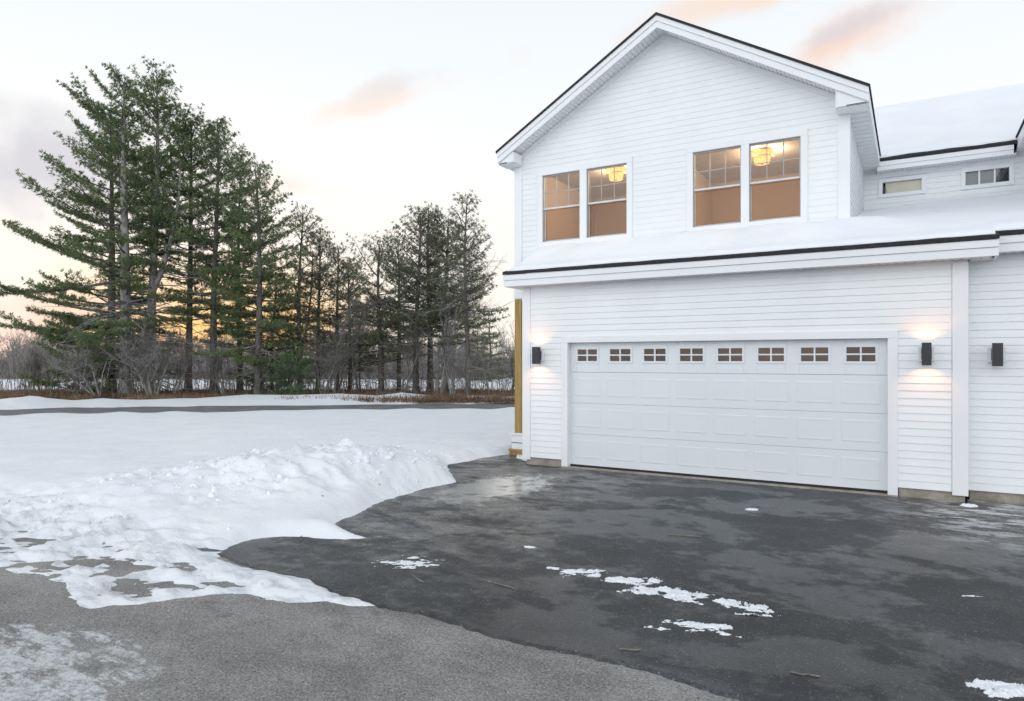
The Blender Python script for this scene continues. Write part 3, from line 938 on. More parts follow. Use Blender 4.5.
WZ = (4.115, 5.405)
pairs = [[(-6.17, -5.38, *WZ), (-5.24, -4.45, *WZ)], [(-3.25, -2.45, *WZ), (-2.32, -1.53, *WZ)]]
rz, xc, xa, xb = gable_block(-6.77, -0.85, 0.14, pairs)
off = 1.84 + 6.77 + 0.0
pairs2 = [[(w[0] + off, w[1] + off, w[2], w[3]) for w in p] for p in pairs]
gable_block(-6.77 + off, -0.85 + off, 0.14, pairs2)
for p in pairs + pairs2:
    casing(p)
    for w in p: window(w)

# rooms behind the upper windows
for o_ in (0.0, off):
    for xa_, xb_ in ((-6.60, -3.86), (-3.80, -1.02)):
        mb = MB(); mc = MB(); mt = MB()
        xa2, xb2 = xa_ + o_, xb_ + o_
        mb.box(xa2, xb2, 15.2, 15.3, 3.15, 5.72)
        mb.box(xa2 - 0.03, xa2, YU + 0.15, 15.2, 3.15, 5.72); mb.box(xb2, xb2 + 0.03, YU + 0.15, 15.2, 3.15, 5.72)
        mc.box(xa2 - 0.03, xb2 + 0.03, YU + 0.14, 15.3, 5.72, 5.78)
        mt.box(xa2, xb2, YU + 0.15, 15.2, 3.10, 3.15)
        mb.build('room_wall', M['roomwall'], HP)
        mc.build('room_ceiling', M['ceil'], HP)
        mt.build('room_trim', M['roomtrim'], HP)

# --- set back wall between the gables with two small transom windows
tr1 = (-0.53, 0.18, 5.13, 5.40); tr2 = (0.85, 1.565, 5.12, 5.42)
mb = MB()
wall_cells(mb, -0.85, 1.84, 4.3, 5.66, YB, YB + 0.14, [tr1, tr2])
clapboard(mb, -0.85, 1.84, 4.35, 5.62, front_fn(YB), [tr1, tr2])
mb.build('clerestory_wall', M['vinyl'], HP, recalc=False)
M['blind'] = simple('cream_blind', (0.80, 0.75, 0.60), 0.7)
for i, w in enumerate((tr1, tr2)):
    r = empty('transom_window', (0, 0, 0)); r.parent = HP
    mb = MB(); x0, x1, z0, z1 = w; c = 0.05; y = YB
    mb.box(x0 - c, x0 + 0.02, y - 0.03, y + 0.06, z0 - c, z1 + c); mb.box(x1 - 0.02, x1 + c, y - 0.03, y + 0.06, z0 - c, z1 + c)
    mb.box(x0 + 0.02, x1 - 0.02, y - 0.028, y + 0.06, z1 - 0.02, z1 + c); mb.box(x0 + 0.02, x1 - 0.02, y - 0.028, y + 0.06, z0 - c, z0 + 0.02)
    if i: 
        for k in (1, 2):
            x = x0 + (x1 - x0) * k / 3
            mb.box(x - 0.014, x + 0.014, y + 0.0, y + 0.04, z0 + 0.02, z1 - 0.02)
    mb.build('frame', M['trim'], r)
    mb = MB(); mb.face([(x0, y + 0.03, z0), (x1, y + 0.03, z0), (x1, y + 0.03, z1), (x0, y + 0.03, z1)])
    mb.build('pane', M['glass'], r, recalc=False)
    mb = MB()
    if i == 0:
        mb.box(x0 + 0.07, x1 - 0.02, y + 0.07, y + 0.09, z0, z1)
        mb.build('blind', M['blind'], r)
    else:
        mb.box(x0, x0 + 0.47, y + 0.07, y + 0.09, z0, z1)
        mb.prism([(x0 + 0.47, z0), (x0 + 0.52, z0), (x0 + 0.60, z1), (x0 + 0.47, z1)], y + 0.072, y + 0.088, 'y')
        M['greyblind'] = simple('grey_blind', (0.24, 0.255, 0.27), 0.7)
        mb.build('blind', M['greyblind'], r)
mb = MB(); mb.box(-0.8, 1.8, 17.0, 17.1, 4.3, 5.7); mb.build('room_wall', M['rubber'], HP)

# --- main roof between and behind the gables
YE, ZE, YRD = 15.22, 5.80, 18.9
def mz(y): return ZE + SL * (y - YE)
mb = MB()
mb.prism([(YE - 0.01, ZE - 0.01), (YRD, mz(YRD)), (22.6, ZE), (22.6, ZE - 0.05), (YRD, mz(YRD) - 0.05), (YE - 0.01, ZE - 0.06)], -6.6, 8.0, 'x')
mb.build('roof', M['shingle'], HP)
mb = MB()
mb.box(-0.598, 1.588, YE + 0.002, YE + 0.03, ZE - 0.15, ZE - 0.062)
mb.box(-0.598, 1.588, YE + 0.014, YE + 0.04, ZE - 0.235, ZE - 0.152)
mb.build('eave_fascia', M['trim'], HP, 0.003)
mb = MB(); k = -0.598
while k < 1.58:
    mb.box(k, min(k + 0.055, 1.588), YE + 0.04, YB, ZE - 0.235, ZE - 0.22)
    mb.box(k + 0.055, min(k + 0.075, 1.588), YE + 0.04, YB, ZE - 0.222, ZE - 0.21)
    k += 0.075
mb.box(-0.85, 1.84, YB - 0.026, YB - 0.003, ZE - 0.33, ZE - 0.236)
mb.build('soffit', M['soffit'], HP)
# rear walls so that the house is closed
mb = MB(); mb.box(-6.6, 8.0, 22.0, 22.14, -0.1, 5.7); mb.box(-6.6, -6.46, 19.0, 22.0, -0.1, 5.7); mb.box(7.86, 8.0, 10.96, 22.0, -0.1, 5.7)
mb.prism([(15.6, 5.7), (22.14, 5.7), (YRD, mz(YRD) - 0.1)], -6.55, -6.45, 'x')
mb.prism([(15.6, 5.7), (22.14, 5.7), (YRD, mz(YRD) - 0.1)], 7.85, 7.95, 'x')
mb.build('side_wall', M['vinyl'], HP)

# --- shed roof over the garages
S2 = 0.285
YEV = 10.40
def sz(y): return 3.41 + S2 * (y - YEV)
def shed(x0, x1, ye, y1):
    mb = MB()
    mb.prism([(ye - 0.015, sz(ye) - 0.004), (y1, sz(y1)), (y1, sz(y1) - 0.06), (ye - 0.015, sz(ye) - 0.058)], x0, x1, 'x')
    return mb
shed(-6.29, -0.852, YEV, YU - 0.02).build('roof', M['shingle'], HP)
shed(-0.848, 0.94, YEV, YB - 0.02).build('roof', M['shingle'], HP)
shed(0.942, 1.86, YEV + 0.26, YB - 0.02).build('roof', M['shingle'], HP)
shed(1.862, 8.1, YEV + 0.26, YU - 0.02).build('roof', M['shingle'], HP)
def eave(x0, x1, ye, yw):
    z = sz(ye) - 0.060
    mb = MB()
    mb.box(x0, x1, ye, ye + 0.03, z - 0.095, z)
    mb.box(x0, x1, ye + 0.018, ye + 0.045, z - 0.205, z - 0.097)
    return mb, z
mb, z = eave(-6.29, 0.935, YEV, YW)
# end boards
for xe in (-6.29, 0.905):
    mb.prism([(YEV + 0.046, z - 0.205), (YW + 0.5, z - 0.205), (YW + 0.5, sz(YW + 0.5) - 0.065), (YEV + 0.046, sz(YEV + 0.046) - 0.07)], xe, xe + 0.03, 'x')
mb.build('eave_fascia', M['trim'], HP, 0.003)
mb, z2 = eave(0.938, 8.1, YEV + 0.26, YR)
mb.build('eave_fascia', M['trim'], HP, 0.003)
def soff(x0, x1, y0, y1, z):
    mb = MB(); k = x0
    while k < x1 - 0.02:
        mb.box(k, min(k + 0.085, x1), y0, y1, z, z + 0.012)
        mb.box(k + 0.085, min(k + 0.105, x1), y0, y1, z + 0.010, z + 0.02)
        k += 0.105
    return mb
soff(-6.26, 0.90, YEV + 0.046, YW - 0.001, z - 0.2).build('soffit', M['soffit'], HP)
soff(0.938, 8.1, YEV + 0.306, YR - 0.001, z2 - 0.2).build('soffit', M['soffit'], HP)
mb = MB(); mb.box(-6.26, -6.055, YW, YW + 0.5, z - 0.2, z - 0.188); mb.box(0.655, 0.90, YW, YR - 0.02, z - 0.2, z - 0.188); mb.build('soffit', M['soffit'], HP)

# --- porch post at the left behind the garage corner
post = empty('porch_post', (-6.72, 11.76, 0)); post.parent = HP
mb = MB(); mb.box(-0.075, 0.075, -0.075, 0.075, 0.40, 3.10); mb.build('shaft', M['wood'], post, 0.004)
mb = MB(); mb.box(-0.17, 0.9, -0.13, 0.13, 0.36, 0.40); mb.box(-0.13, 0.9, -0.10, 0.10, 0.08, 0.36); mb.box(-0.135, 0.9, -0.105, -0.1, 0.20, 0.215, 1)
mb.build('base_skirt', [M['trim'], M['iron']], post, 0.003)
mb = MB(); mb.box(-0.19, 0.9, -0.14, 0.14, 0.035, 0.08); mb.box(-0.17, 0.9, -0.12, 0.12, G - 0.2, 0.035); mb.build('base_timber', M['wood'], post, 0.004)
mb = MB(); mb.box(-6.80, -6.0, YU - 0.04, YU + 0.16, 3.05, 3.22); mb.box(-6.80, -6.62, YU + 0.16, 18.9, 3.05, 3.22)
mb.box(-6.62, -6.02, YU + 0.16, 18.9, 3.10, 3.15)
mb.build('porch_beam', M['trim'], HP, 0.003)

# ------------------------------------------------------------------ snow on the roofs
def sheet_snow(name, xs, ys, base, thick, seed, label, taper=0.10, cut=None, edges='lrf'):
    X, Y = np.meshgrid(xs, ys)
    nx_, ny_ = len(xs), len(ys)
    t = thick(X, Y) * (1 + 0.22 * fbm(X * 1.6, Y * 1.6, 4, 50)) + 0.006 * fbm(X * 6, Y * 6, 3, 58)
    edge = np.full(X.shape, 9.0)
    if 'l' in edges: edge = np.minimum(edge, X - xs[0])
    if 'r' in edges: edge = np.minimum(edge, xs[-1] - X)
    if 'f' in edges: edge = np.minimum(edge, Y - ys[0])
    t = np.maximum(t, 0.006) * (0.30 + 0.70 * sstep(0, taper, edge + 0.02 * fbm(X * 8, Y * 8, 3, seed + 2)))
    Z = base(X, Y) + t
    if 'f' in edges:
        Y = Y.copy(); Y[0] += 0.055 * fbm(X[0] * 4, X[0] * 0 + seed, 4, seed + 3)
    top = np.stack([X, Y, Z], -1).reshape(-1, 3)
    bot = top.copy(); bot[:, 2] = base(top[:, 0], top[:, 1]) + 0.002
    id2 = np.arange(nx_ * ny_).reshape(ny_, nx_)
    q = np.stack([id2[:-1, :-1], id2[:-1, 1:], id2[1:, 1:], id2[1:, :-1]], -1).reshape(-1, 4)
    if cut is not None:
        c = top[q].mean(1); q = q[~cut(c[:, 0], c[:, 1])]
    e = np.concatenate([q[:, [0, 1]], q[:, [1, 2]], q[:, [2, 3]], q[:, [3, 0]]])
    key = np.sort(e, 1); key = key[:, 0] * (nx_ * ny_) + key[:, 1]
    u, inv, cnt = np.unique(key, return_inverse=True, return_counts=True)
    be = e[cnt[inv.ravel()] == 1]
    n0 = len(top)
    side = np.stack([2 * n0 + be[:, 1], 2 * n0 + be[:, 0], n0 + be[:, 0], n0 + be[:, 1]], -1)
    ob = np_mesh(name, np.concatenate([top, bot, top]), [q, side], M['roofsnow'], smooth=True)
    return tag(ob, label, 'snow', kind='stuff')

def t_shed(X, Y):
    drift = 0.18 * sstep(10.7, 11.65, Y) * np.exp(-np.maximum(Y - 11.7, 0) / 1.1) * (1 - sstep(-0.9, 0.7, X))
    t = 0.055 + drift + 0.03 * sstep(14.5, 12.5, Y) * sstep(YEV, YEV + 0.8, Y)
    bare_ = np.exp(-((X + 0.55) / 0.45) ** 2 - ((Y - 15.5) / 0.45) ** 2) + 0.7 * np.exp(-((X + 0.8) / 0.2) ** 2 - ((Y - 14.9) / 0.5) ** 2)
    return t * np.clip(1 - 1.25 * bare_, 0, 1)
sb = lambda X, Y: 3.41 + S2 * (Y - YEV)
ls = np.linspace
sheet_snow('roof_snow', np.concatenate([ls(-6.24, -0.853, 150), ls(-0.82, 0.90, 55)]), np.concatenate([ls(YEV + 0.03, YU - 0.018, 40), ls(YU + 0.02, YB - 0.018, 90)]), sb, t_shed, 51,
           'snow lying on the long low roof below the gable windows', cut=lambda x, y: (x < -0.84) & (y > YU - 0.02), edges='lf')
sheet_snow('roof_snow', ls(0.9005, 1.84, 40), ls(YEV + 0.30, YB - 0.018, 110), sb, t_shed, 53, 'snow lying on the low roof below the darker small window', edges='f')
sheet_snow('roof_snow', ls(1.862, 8.0, 100), ls(YEV + 0.30, YU - 0.018, 30), sb, t_shed, 57, 'snow lying on the low roof of the adjoining unit', edges='rf')
sheet_snow('roof_snow', ls(-6.5, 7.9, 160), ls(YE + 0.05, YRD + 0.02, 50), lambda X, Y: ZE + SL * (Y - YE), lambda X, Y: 0.07 + 0 * X, 54, 'smooth snow covering the main roof behind the gable')
sheet_snow('roof_snow', ls(-6.5, 7.9, 100), ls(YRD - 0.02, 22.5, 30), lambda X, Y: ZE + SL * (2 * YRD - YE - Y), lambda X, Y: 0.07 + 0 * X, 55, 'snow on the rear slope of the main roof')
for o_ in (0.0, off):
    for s in (-1, 1):
        xe = (xa if s < 0 else xb) + o_; xm = xc + o_
        lo, hi = min(xe, xm), max(xe, xm)
        sheet_snow('roof_snow', ls(lo + (0.22 if s < 0 else 0), hi - (0.22 if s > 0 else 0), 60), ls(YU - 0.15, 18.7, 60), lambda X, Y, m=xm: 7.78 - SL * np.abs(X - m), lambda X, Y: 0.04 + 0 * X, 56 + s,
                   ('snow on the left slope of the ' if s < 0 else 'snow on the right slope of the ') + ('main gable roof' if o_ == 0 else 'adjoining gable roof'), 0.3)

# ------------------------------------------------------------------ wall lamps
def wall_lamp(x, yw, z, label, lit, side=0.0):
    r = empty('wall_lamp', (x, yw, z))
    tag(r, label, 'wall lamp', 'up and down wall lamps beside the garage doors')
    mb = MB(); mb.box(-0.095, 0.095, -0.045, -0.015, -0.10, 0.10); mb.build('mounting_block', M['trim'], r, 0.006)
    mb = MB(); mb.box(-0.06, 0.06, -0.075, -0.045, -0.075, 0.075); mb.build('back_plate', M['iron'], r, 0.004)
    mb = MB()
    w, y0, y1, t = 0.055, -0.185, -0.075, 0.006
    mb.box(-w, w, y0, y0 + t, -0.15, 0.15); mb.box(-w, w, y1 - t, y1, -0.15, 0.15)
    mb.box(-w, -w + t, y0 + t, y1 - t, -0.15, 0.15); mb.box(w - t, w, y0 + t, y1 - t, -0.15, 0.15)
    mb.build('body', M['iron'], r)
    mb = MB(); mb.box(-w + t, w - t, y0 + t, y1 - t, 0.10, 0.108); mb.build('lens', M['led'] if lit else M['rubber'], r)
    mb = MB(); mb.box(-w + t, w - t, y0 + t, y1 - t, -0.108, -0.10); mb.build('lens', M['led'] if lit else M['rubber'], r)
    if lit:
        for s in (1, -1):
            ld = bpy.data.lights.new('lamp_beam', 'SPOT')
            ld.energy = 5.5; ld.color = (1.0, 0.36, 0.13); ld.spot_size = R(150); ld.spot_blend = 0.7; ld.shadow_soft_size = 0.025
            lo = bpy.data.objects.new('lamp_beam', ld); C.objects.link(lo)
            lo.parent = r; lo.location = (0, -0.13, s * 0.118)
            lo.rotation_euler = (R(180) if s > 0 else 0, 0, 0)
wall_lamp(-5.70, YW - 0.012, 1.92, 'lit dark box lamp beside the porch post, left of the garage door', True)
wall_lamp(0.165, YW - 0.012, 1.92, 'lit dark box lamp between the garage door and the wide corner board', True)
wall_lamp(0.955, YR - 0.012, 1.91, 'unlit dark box lamp on the recessed wall at the right', False)

# ------------------------------------------------------------------ ceiling lamps in the upper rooms
def ceiling_lamp(x, y, label):
    r = empty('ceiling_lamp', (x, y, 5.72))
    tag(r, label, 'ceiling lamp', 'lit ceiling lamps in the upper rooms')
    mb = MB(); mb.cyl((0, 0, -0.03), 0.17, 0.03); mb.build('canopy', M['brass'], r)
    mb = MB(); mb.cyl((0, 0, -0.12), 0.20, 0.085, 32); mb.cyl((0, 0, -0.24), 0.13, 0.115, 32, 0.15); mb.build('shade', M['lampglass'], r)
    mb = MB(); mb.cyl((0, 0, -0.128), 0.205, 0.012, 32); mb.cyl((0, 0, -0.036), 0.205, 0.012, 32); mb.cyl((0, 0, -0.256), 0.02, 0.02, 12); mb.build('rim', M['brass'], r)
    for k, (dx, dy) in enumerate(((0.24, 0), (-0.12, 0.21), (-0.12, -0.21))):
        ld = bpy.data.lights.new('bulb', 'POINT'); ld.energy = 16; ld.color = (1.0, 0.735, 0.48); ld.shadow_soft_size = 0.05
        lo = bpy.data.objects.new('bulb', ld); C.objects.link(lo); lo.parent = r; lo.location = (dx, dy, -0.15)
ceiling_lamp(-5.16, 12.95, 'glowing glass ceiling lamp behind the left pair of windows')
ceiling_lamp(-2.40, 13.25, 'glowing glass ceiling lamp behind the right pair of windows')
ld = bpy.data.lights.new('garage_bulb', 'POINT'); ld.energy = 30; ld.color = (1.0, 0.74, 0.46); ld.shadow_soft_size = 0.08
lo = bpy.data.objects.new('garage_bulb', ld); C.objects.link(lo); lo.location = (-2.7, 13.4, 2.4)

# ------------------------------------------------------------------ trees
def tubes(segs, sides=4):
    """segs array (n,8): p0 p1 r0 r1 -> verts, quads"""
    s = np.asarray(segs, dtype=np.float64)
    p0, p1, r0, r1 = s[:, 0:3], s[:, 3:6], s[:, 6], s[:, 7]
    d = p1 - p0; d /= (np.linalg.norm(d, axis=1, keepdims=True) + 1e-9)
    ref = np.where(np.abs(d[:, 2:3]) > 0.9, np.array([[1.0, 0, 0]]), np.array([[0, 0, 1.0]]))
    u = np.cross(d, ref); u /= (np.linalg.norm(u, axis=1, keepdims=True) + 1e-9)
    w = np.cross(d, u)
    n = len(s)
    V = np.zeros((n, 2 * sides, 3))
    for k in range(sides):
        a = 2 * math.pi * k / sides
        off_ = u * math.cos(a) + w * math.sin(a)
        V[:, k] = p0 + off_ * r0[:, None]
        V[:, sides + k] = p1 + off_ * r1[:, None]
    base = (np.arange(n) * 2 * sides)[:, None]
    Q = []
    for k in range(sides):
        j = (k + 1) % sides
        Q.append(np.concatenate([base + k, base + j, base + sides + j, base + sides + k], 1))
    return V.reshape(-1, 3), np.stack(Q, 1).reshape(-1, 4)

def tufts(rng, P, D, K, ln, wd, upbias=0.15, spread=0.9):
    n = len(P)
    P = np.repeat(P, K, 0); D = np.repeat(D, K, 0)
    r = rng.normal(size=(n * K, 3)); r /= np.linalg.norm(r, axis=1, keepdims=True)
    d = D * 0.75 + r * spread; d[:, 2] += upbias
    d /= np.linalg.norm(d, axis=1, keepdims=True)
    l = ln * rng.uniform(0.6, 1.25, (n * K, 1))
    s = np.cross(d, rng.normal(size=(n * K, 3))); s /= (np.linalg.norm(s, axis=1, keepdims=True) + 1e-9)
    w = wd * rng.uniform(0.7, 1.3, (n * K, 1))
    b = P + d * l * 0.1
    m = P + d * l * 0.6
    V = np.stack([b, m + s * w, P + d * l, m - s * w], 1).reshape(-1, 3)
    F = (np.arange(n * K) * 4)[:, None] + np.array([[0, 1, 2, 3]])
    return V, F

def pine(px, depth, H, r0, prof, clear, seed, label, bias=0.0, lean=(0, 0), dens=1.0, K=15, nm='needle', bark='bark', dead=0.25, fork=None,
         group='pines at the edge of the woods', low_el=-6, hi_el=55, wob=0.15, tl=0.15, tw=0.011, gz=0.03):
    rng = np.random.default_rng(seed)
    x, y = at(px, depth)
    root = empty('pine_tree', (x, y, gz)); tag(root, label, 'pine', group)
    # trunk
    n = 14
    ph = rng.uniform(0, 6.28, 2)
    def axis(t):
        return np.array([lean[0] * H * t + wob * math.sin(t * 4.2 + ph[0]) * t, lean[1] * H * t + wob * math.sin(t * 3.4 + ph[1]) * t, H * t])
    tr = []
    for k in range(n):
        a, b = k / n, (k + 1) / n
        ra, rb = r0 * (1 - a) ** 0.75 + 0.012, r0 * (1 - b) ** 0.75 + 0.012
        if k == 0: ra *= 1.45
        tr.append([*axis(a), *axis(b), ra, rb])
    leaders = [(axis, 0.0, 1.0, r0)]
    if fork:
        for (tz, az, spread, hh) in fork:
            p0 = axis(tz); dx, dy = math.cos(az), math.sin(az)
            def ax2(t, p0=p0, dx=dx, dy=dy, spread=spread, hh=hh, tz=tz):
                u = max(0.0, (t - tz) / (hh - tz))
                sp = spread * (1 - (1 - u) ** 2.2)
                return np.array([p0[0] + dx * sp, p0[1] + dy * sp, H * t])
            m = 9
            for k in range(m):
                a = tz + (hh - tz) * k / m; b = tz + (hh - tz) * (k + 1) / m
                f0, f1 = (1 - k / m), (1 - (k + 1) / m)
                tr.append([*ax2(a), *ax2(b), r0 * 0.55 * f0 ** 0.7 + 0.012, r0 * 0.55 * f1 ** 0.7 + 0.012])
            leaders.append((ax2, tz + 0.12, hh, r0 * 0.55))
    V, Q = tubes(tr, 9)
    np_mesh('trunk', V, [Q], M[bark], root, smooth=True)
    bs = []; TP = []; TD = []; dl = []
    ts = [p[0] for p in prof]; rs = [p[1] for p in prof]
    cb = math.atan2(-CR[1], -CR[0])                    # direction of the open side (picture left)
    for li, (ax, t0, t1, rr) in enumerate(leaders):
        z = max(clear, t0) * H
        while z < H * t1 * 0.985:
            t = z / H
            nb = rng.integers(3, 6)
            a0 = rng.uniform(0, 6.28)
            for k in range(nb):
                if rng.uniform() > dens: continue
                az = a0 + 6.283 * k / nb + rng.uniform(-0.4, 0.4)
                Lb = np.interp(t / t1 if li else t, ts, rs) * rng.uniform(0.42, 1.2) * (1 + bias * math.cos(az - cb))
                if li: Lb *= 0.7
                Lb = max(Lb, 0.25)
                el = R(low_el + (hi_el - low_el) * max(0, (t - 0.25) / 0.75) ** 1.5 + rng.uniform(-14, 16))
                o_ = ax(t)
                dh = np.array([math.cos(az), math.sin(az), 0.0])
                side = np.array([-dh[1], dh[0], 0.0])
                m = 7
                up = rng.uniform(0.08, 0.28); cv = rng.uniform(-0.12, 0.12)
                def bp(s, o_=o_, dh=dh, side=side, Lb=Lb, el=el, up=up, cv=cv):
                    return o_ + dh * (Lb * s * math.cos(el)) + side * (Lb * cv * s * s) + np.array([0, 0, Lb * (s * math.sin(el) + up * s * s)])
                rb0 = min(rr * 0.35, 0.012 + 0.013 * Lb)
                for j in range(m):
                    bs.append([*bp(j / m), *bp((j + 1) / m), rb0 * (1 - j / m) + 0.006, rb0 * (1 - (j + 1) / m) + 0.006])
                st = 0.22 if Lb < 2 else 0.32
                stp = 0.175 / Lb
                s = st
                while s < 1.0:
                    for sg in (-1, 1):
                        if rng.uniform() < 0.12: continue
                        ln = (0.28 + 0.30 * Lb * (1 - s) ** 0.8) * rng.uniform(0.5, 1.15)
                        ln = min(ln, 1.1)
                        an = R(rng.uniform(30, 62))
                        fwd = dh * math.cos(an) + side * sg * math.sin(an)
                        fwd[2] = math.sin(el) * 0.5 + up * s + rng.uniform(-0.02, 0.28)
                        p0 = bp(s); p1 = p0 + fwd * ln
                        bs.append([*p0, *p1, 0.009, 0.005])
                        nt_ = max(1, int(ln / (0.115 if K > 14 else 0.145)))
                        for q in range(nt_):
                            TP.append(p0 + fwd * ln * (q + 1) / nt_ + rng.normal(size=3) * 0.03); TD.append(fwd)
                    s += stp * rng.uniform(0.8, 1.3)
                TP.append(bp(1.0)); TD.append(dh)
            z += rng.uniform(0.30, 0.55) * (1.0 if t < 0.8 else 0.8)
    # dead lower limbs
    nd = int(dead * 90)
    for k in range(nd):
        t = rng.uniform(0.06, max(clear, 0.12) + (0.4 if nm == 'needle_b' else 0.18)); az = rng.uniform(0, 6.283); Lb = rng.uniform(0.5, 2.2) * (1.6 if dead > 1 else 1.0)
        p = axis(t); d = np.array([math.cos(az), math.sin(az), rng.uniform(-0.35, 0.25)])
        r = 0.034 if dead > 1 else 0.02
        for j in range(4):
            q = p + d * Lb / 4 + rng.normal(size=3) * 0.04
            dl.append([*p, *q, r * (1 - j * 0.2), r * (1 - (j + 1) * 0.2)])
            if rng.uniform() < 0.7:
                e = d + rng.normal(size=3) * 0.6
                dl.append([*q, *(q + e * rng.uniform(0.2, 0.6)), 0.009, 0.004])
            p = q; d = d + rng.normal(size=3) * 0.15; d[2] -= 0.05
    V, Q = tubes(bs, 3)
    np_mesh('branches', V, [Q], M['bark'], root)
    if dl:
        V, Q = tubes(dl, 4)
        np_mesh('dead_limbs', V, [Q], M['palebark'], root)
    TP = np.array(TP); TD = np.array(TD)
    V, F = tufts(rng, TP, TD, K, tl, tw * (1.15 if K > 14 else 1.0))
    np_mesh('crown', V, [F], M[nm], root)
    return root

wide = [(0.0, 3.0), (0.15, 3.6), (0.35, 3.6), (0.55, 3.0), (0.72, 2.25), (0.86, 1.3), (1.0, 0.35)]
mid = [(0.0, 2.0), (0.25, 2.8), (0.5, 2.7), (0.72, 1.9), (0.88, 1.0), (1.0, 0.3)]
slim = [(0.0, 1.6), (0.3, 2.1), (0.55, 1.9), (0.8, 1.2), (0.93, 0.7), (1.0, 0.25)]
tuf = [(0.0, 0.8), (0.4, 1.2), (0.6, 1.7), (0.8, 1.8), (0.92, 1.3), (1.0, 0.5)]
def hgt(top, depth): return (CAMZ + (360 - top) / FOC * depth) * 0.975

pine(126, 31, hgt(66, 31), 0.27, wide, 0.10, 11, 'tallest broad pine with long boughs on its open side', bias=0.55, lean=(0.0, 0.0), dens=0.9, K=16, bark='palebark', dead=1.6, hi_el=50)
pine(111, 33, hgt(100, 33), 0.20, mid, 0.12, 12, 'dark trunked pine just behind the tallest broad pine', bias=0.5, dens=0.85, dead=0.5)
pine(150, 31.5, hgt(70, 31.5), 0.22, tuf, 0.42, 13, 'forked pine with a rounded high crown beside the tallest one', dens=0.8, dead=1.1, bark='palebark', lean=(0.012, 0.01), fork=[(0.33, 0.3, 1.5, 0.74), (0.36, 2.6, 1.2, 0.8)])
pine(188, 33, hgt(112, 33), 0.16, tuf, 0.30, 14, 'bare stemmed pine with a leaning pointed top', dens=0.88, dead=0.4, lean=(0.015, 0.01))
pine(214, 32, hgt(116, 32), 0.17, mid, 0.26, 15, 'pine with a straight dark stem and sparse top', dens=0.85, dead=0.4)
pine(240, 35, hgt(150, 35), 0.13, slim, 0.2, 16, 'thin pine squeezed between two denser pines', dens=0.85, dead=0.3)
pine(258, 30.5, hgt(160, 30.5), 0.17, [(0, 1.6), (0.2, 2.2), (0.45, 2.2), (0.7, 1.6), (0.9, 0.9), (1, 0.3)], 0.16, 17, 'dense green pine with foliage nearly to the ground', dens=0.92, K=15, dead=0.4)
pine(300, 32, hgt(208, 32), 0.12, slim, 0.30, 18, 'narrow greyish pine with a small tufted top', dens=0.84, K=13, nm='needle_b', dead=0.5, fork=[(0.2, 1.0, 0.6, 0.8)])
pine(337, 33, hgt(246, 33), 0.11, slim, 0.22, 19, 'short thin pine among bare twigs', dens=0.84, K=13, nm='needle_b', dead=0.6)
pine(318, 34, hgt(232, 34), 0.11, slim, 0.22, 63, 'thin pine between the narrow greyish one and the short one', dens=0.84, K=13, nm='needle_b', dead=0.6)
pine(399, 35, hgt(240, 35), 0.12, slim, 0.24, 64, 'thin dark pine right of the drooping one', dens=0.84, K=13, nm='needle_b', dead=0.6)
pine(350, 36, hgt(262, 36), 0.11, slim, 0.2, 29, 'smallest thin pine behind the bare saplings', dens=0.84, K=13, nm='needle_b', dead=0.6)
pine(381, 32, hgt(236, 32), 0.14, mid, 0.24, 20, 'drooping grey-green pine left of the many stemmed clump', dens=0.84, K=13, nm='needle_b', dead=0.6)
pine(416, 32, hgt(208, 32), 0.15, mid, 0.30, 21, 'left stem of the tall pine clump right of centre', dens=0.84, K=13, nm='needle_b', dead=0.5, lean=(0.01, 0.005))
pine(430, 33, hgt(205, 33), 0.15, mid, 0.34, 22, 'middle stem of the tall pine clump right of centre', dens=0.84, K=13, nm='needle_b', dead=0.5)
pine(446, 32.5, hgt(212, 32.5), 0.14, mid, 0.34, 23, 'right stem of the tall pine clump right of centre', dens=0.84, K=13, nm='needle_b', dead=0.5, lean=(-0.01, 0.0))
pine(468, 30, hgt(198, 30), 0.12, [(0, 1.0), (0.3, 1.4), (0.5, 1.5), (0.7, 1.1), (0.9, 0.7), (1, 0.3)], 0.30, 24, 'slender single pine nearest the house', dens=0.84, K=13, nm='needle_b', dead=0.4)
pine(490, 55, hgt(312, 55), 0.10, [(0, 1.3), (0.5, 0.9), (1, 0.15)], 0.05, 25, 'small dark conical spruce seen beside the house corner', dens=0.95, low_el=-15, hi_el=20, nm='needle_b', dead=0)
pine(478, 58, hgt(324, 58), 0.10, [(0, 1.3), (0.5, 0.9), (1, 0.15)], 0.05, 26, 'smaller far conical spruce behind the slender pine', dens=0.95, low_el=-15, hi_el=20, nm='needle_b', dead=0)
pine(78, 31.5, 3.4, 0.07, [(0, 2.2), (0.4, 2.2), (0.8, 1.2), (1, 0.3)], 0.12, 61, 'low spreading young pine under the longest boughs', dens=0.95, low_el=-4, hi_el=30, dead=0.1)
pine(272, 31.5, 5.6, 0.08, [(0, 1.5), (0.4, 1.5), (0.8, 0.8), (1, 0.3)], 0.08, 62, 'young bushy pine right of the dense green pine', dens=0.95, low_el=-4, hi_el=30, dead=0.1)
pine(296, 29.5, 1.9, 0.05, [(0, 0.9), (0.4, 1.0), (0.8, 0.7), (1, 0.3)], 0.12, 27, 'bright green young pine low beside the brown brush', dens=1.0, low_el=0, hi_el=30, nm='needle_y', dead=0, K=15)

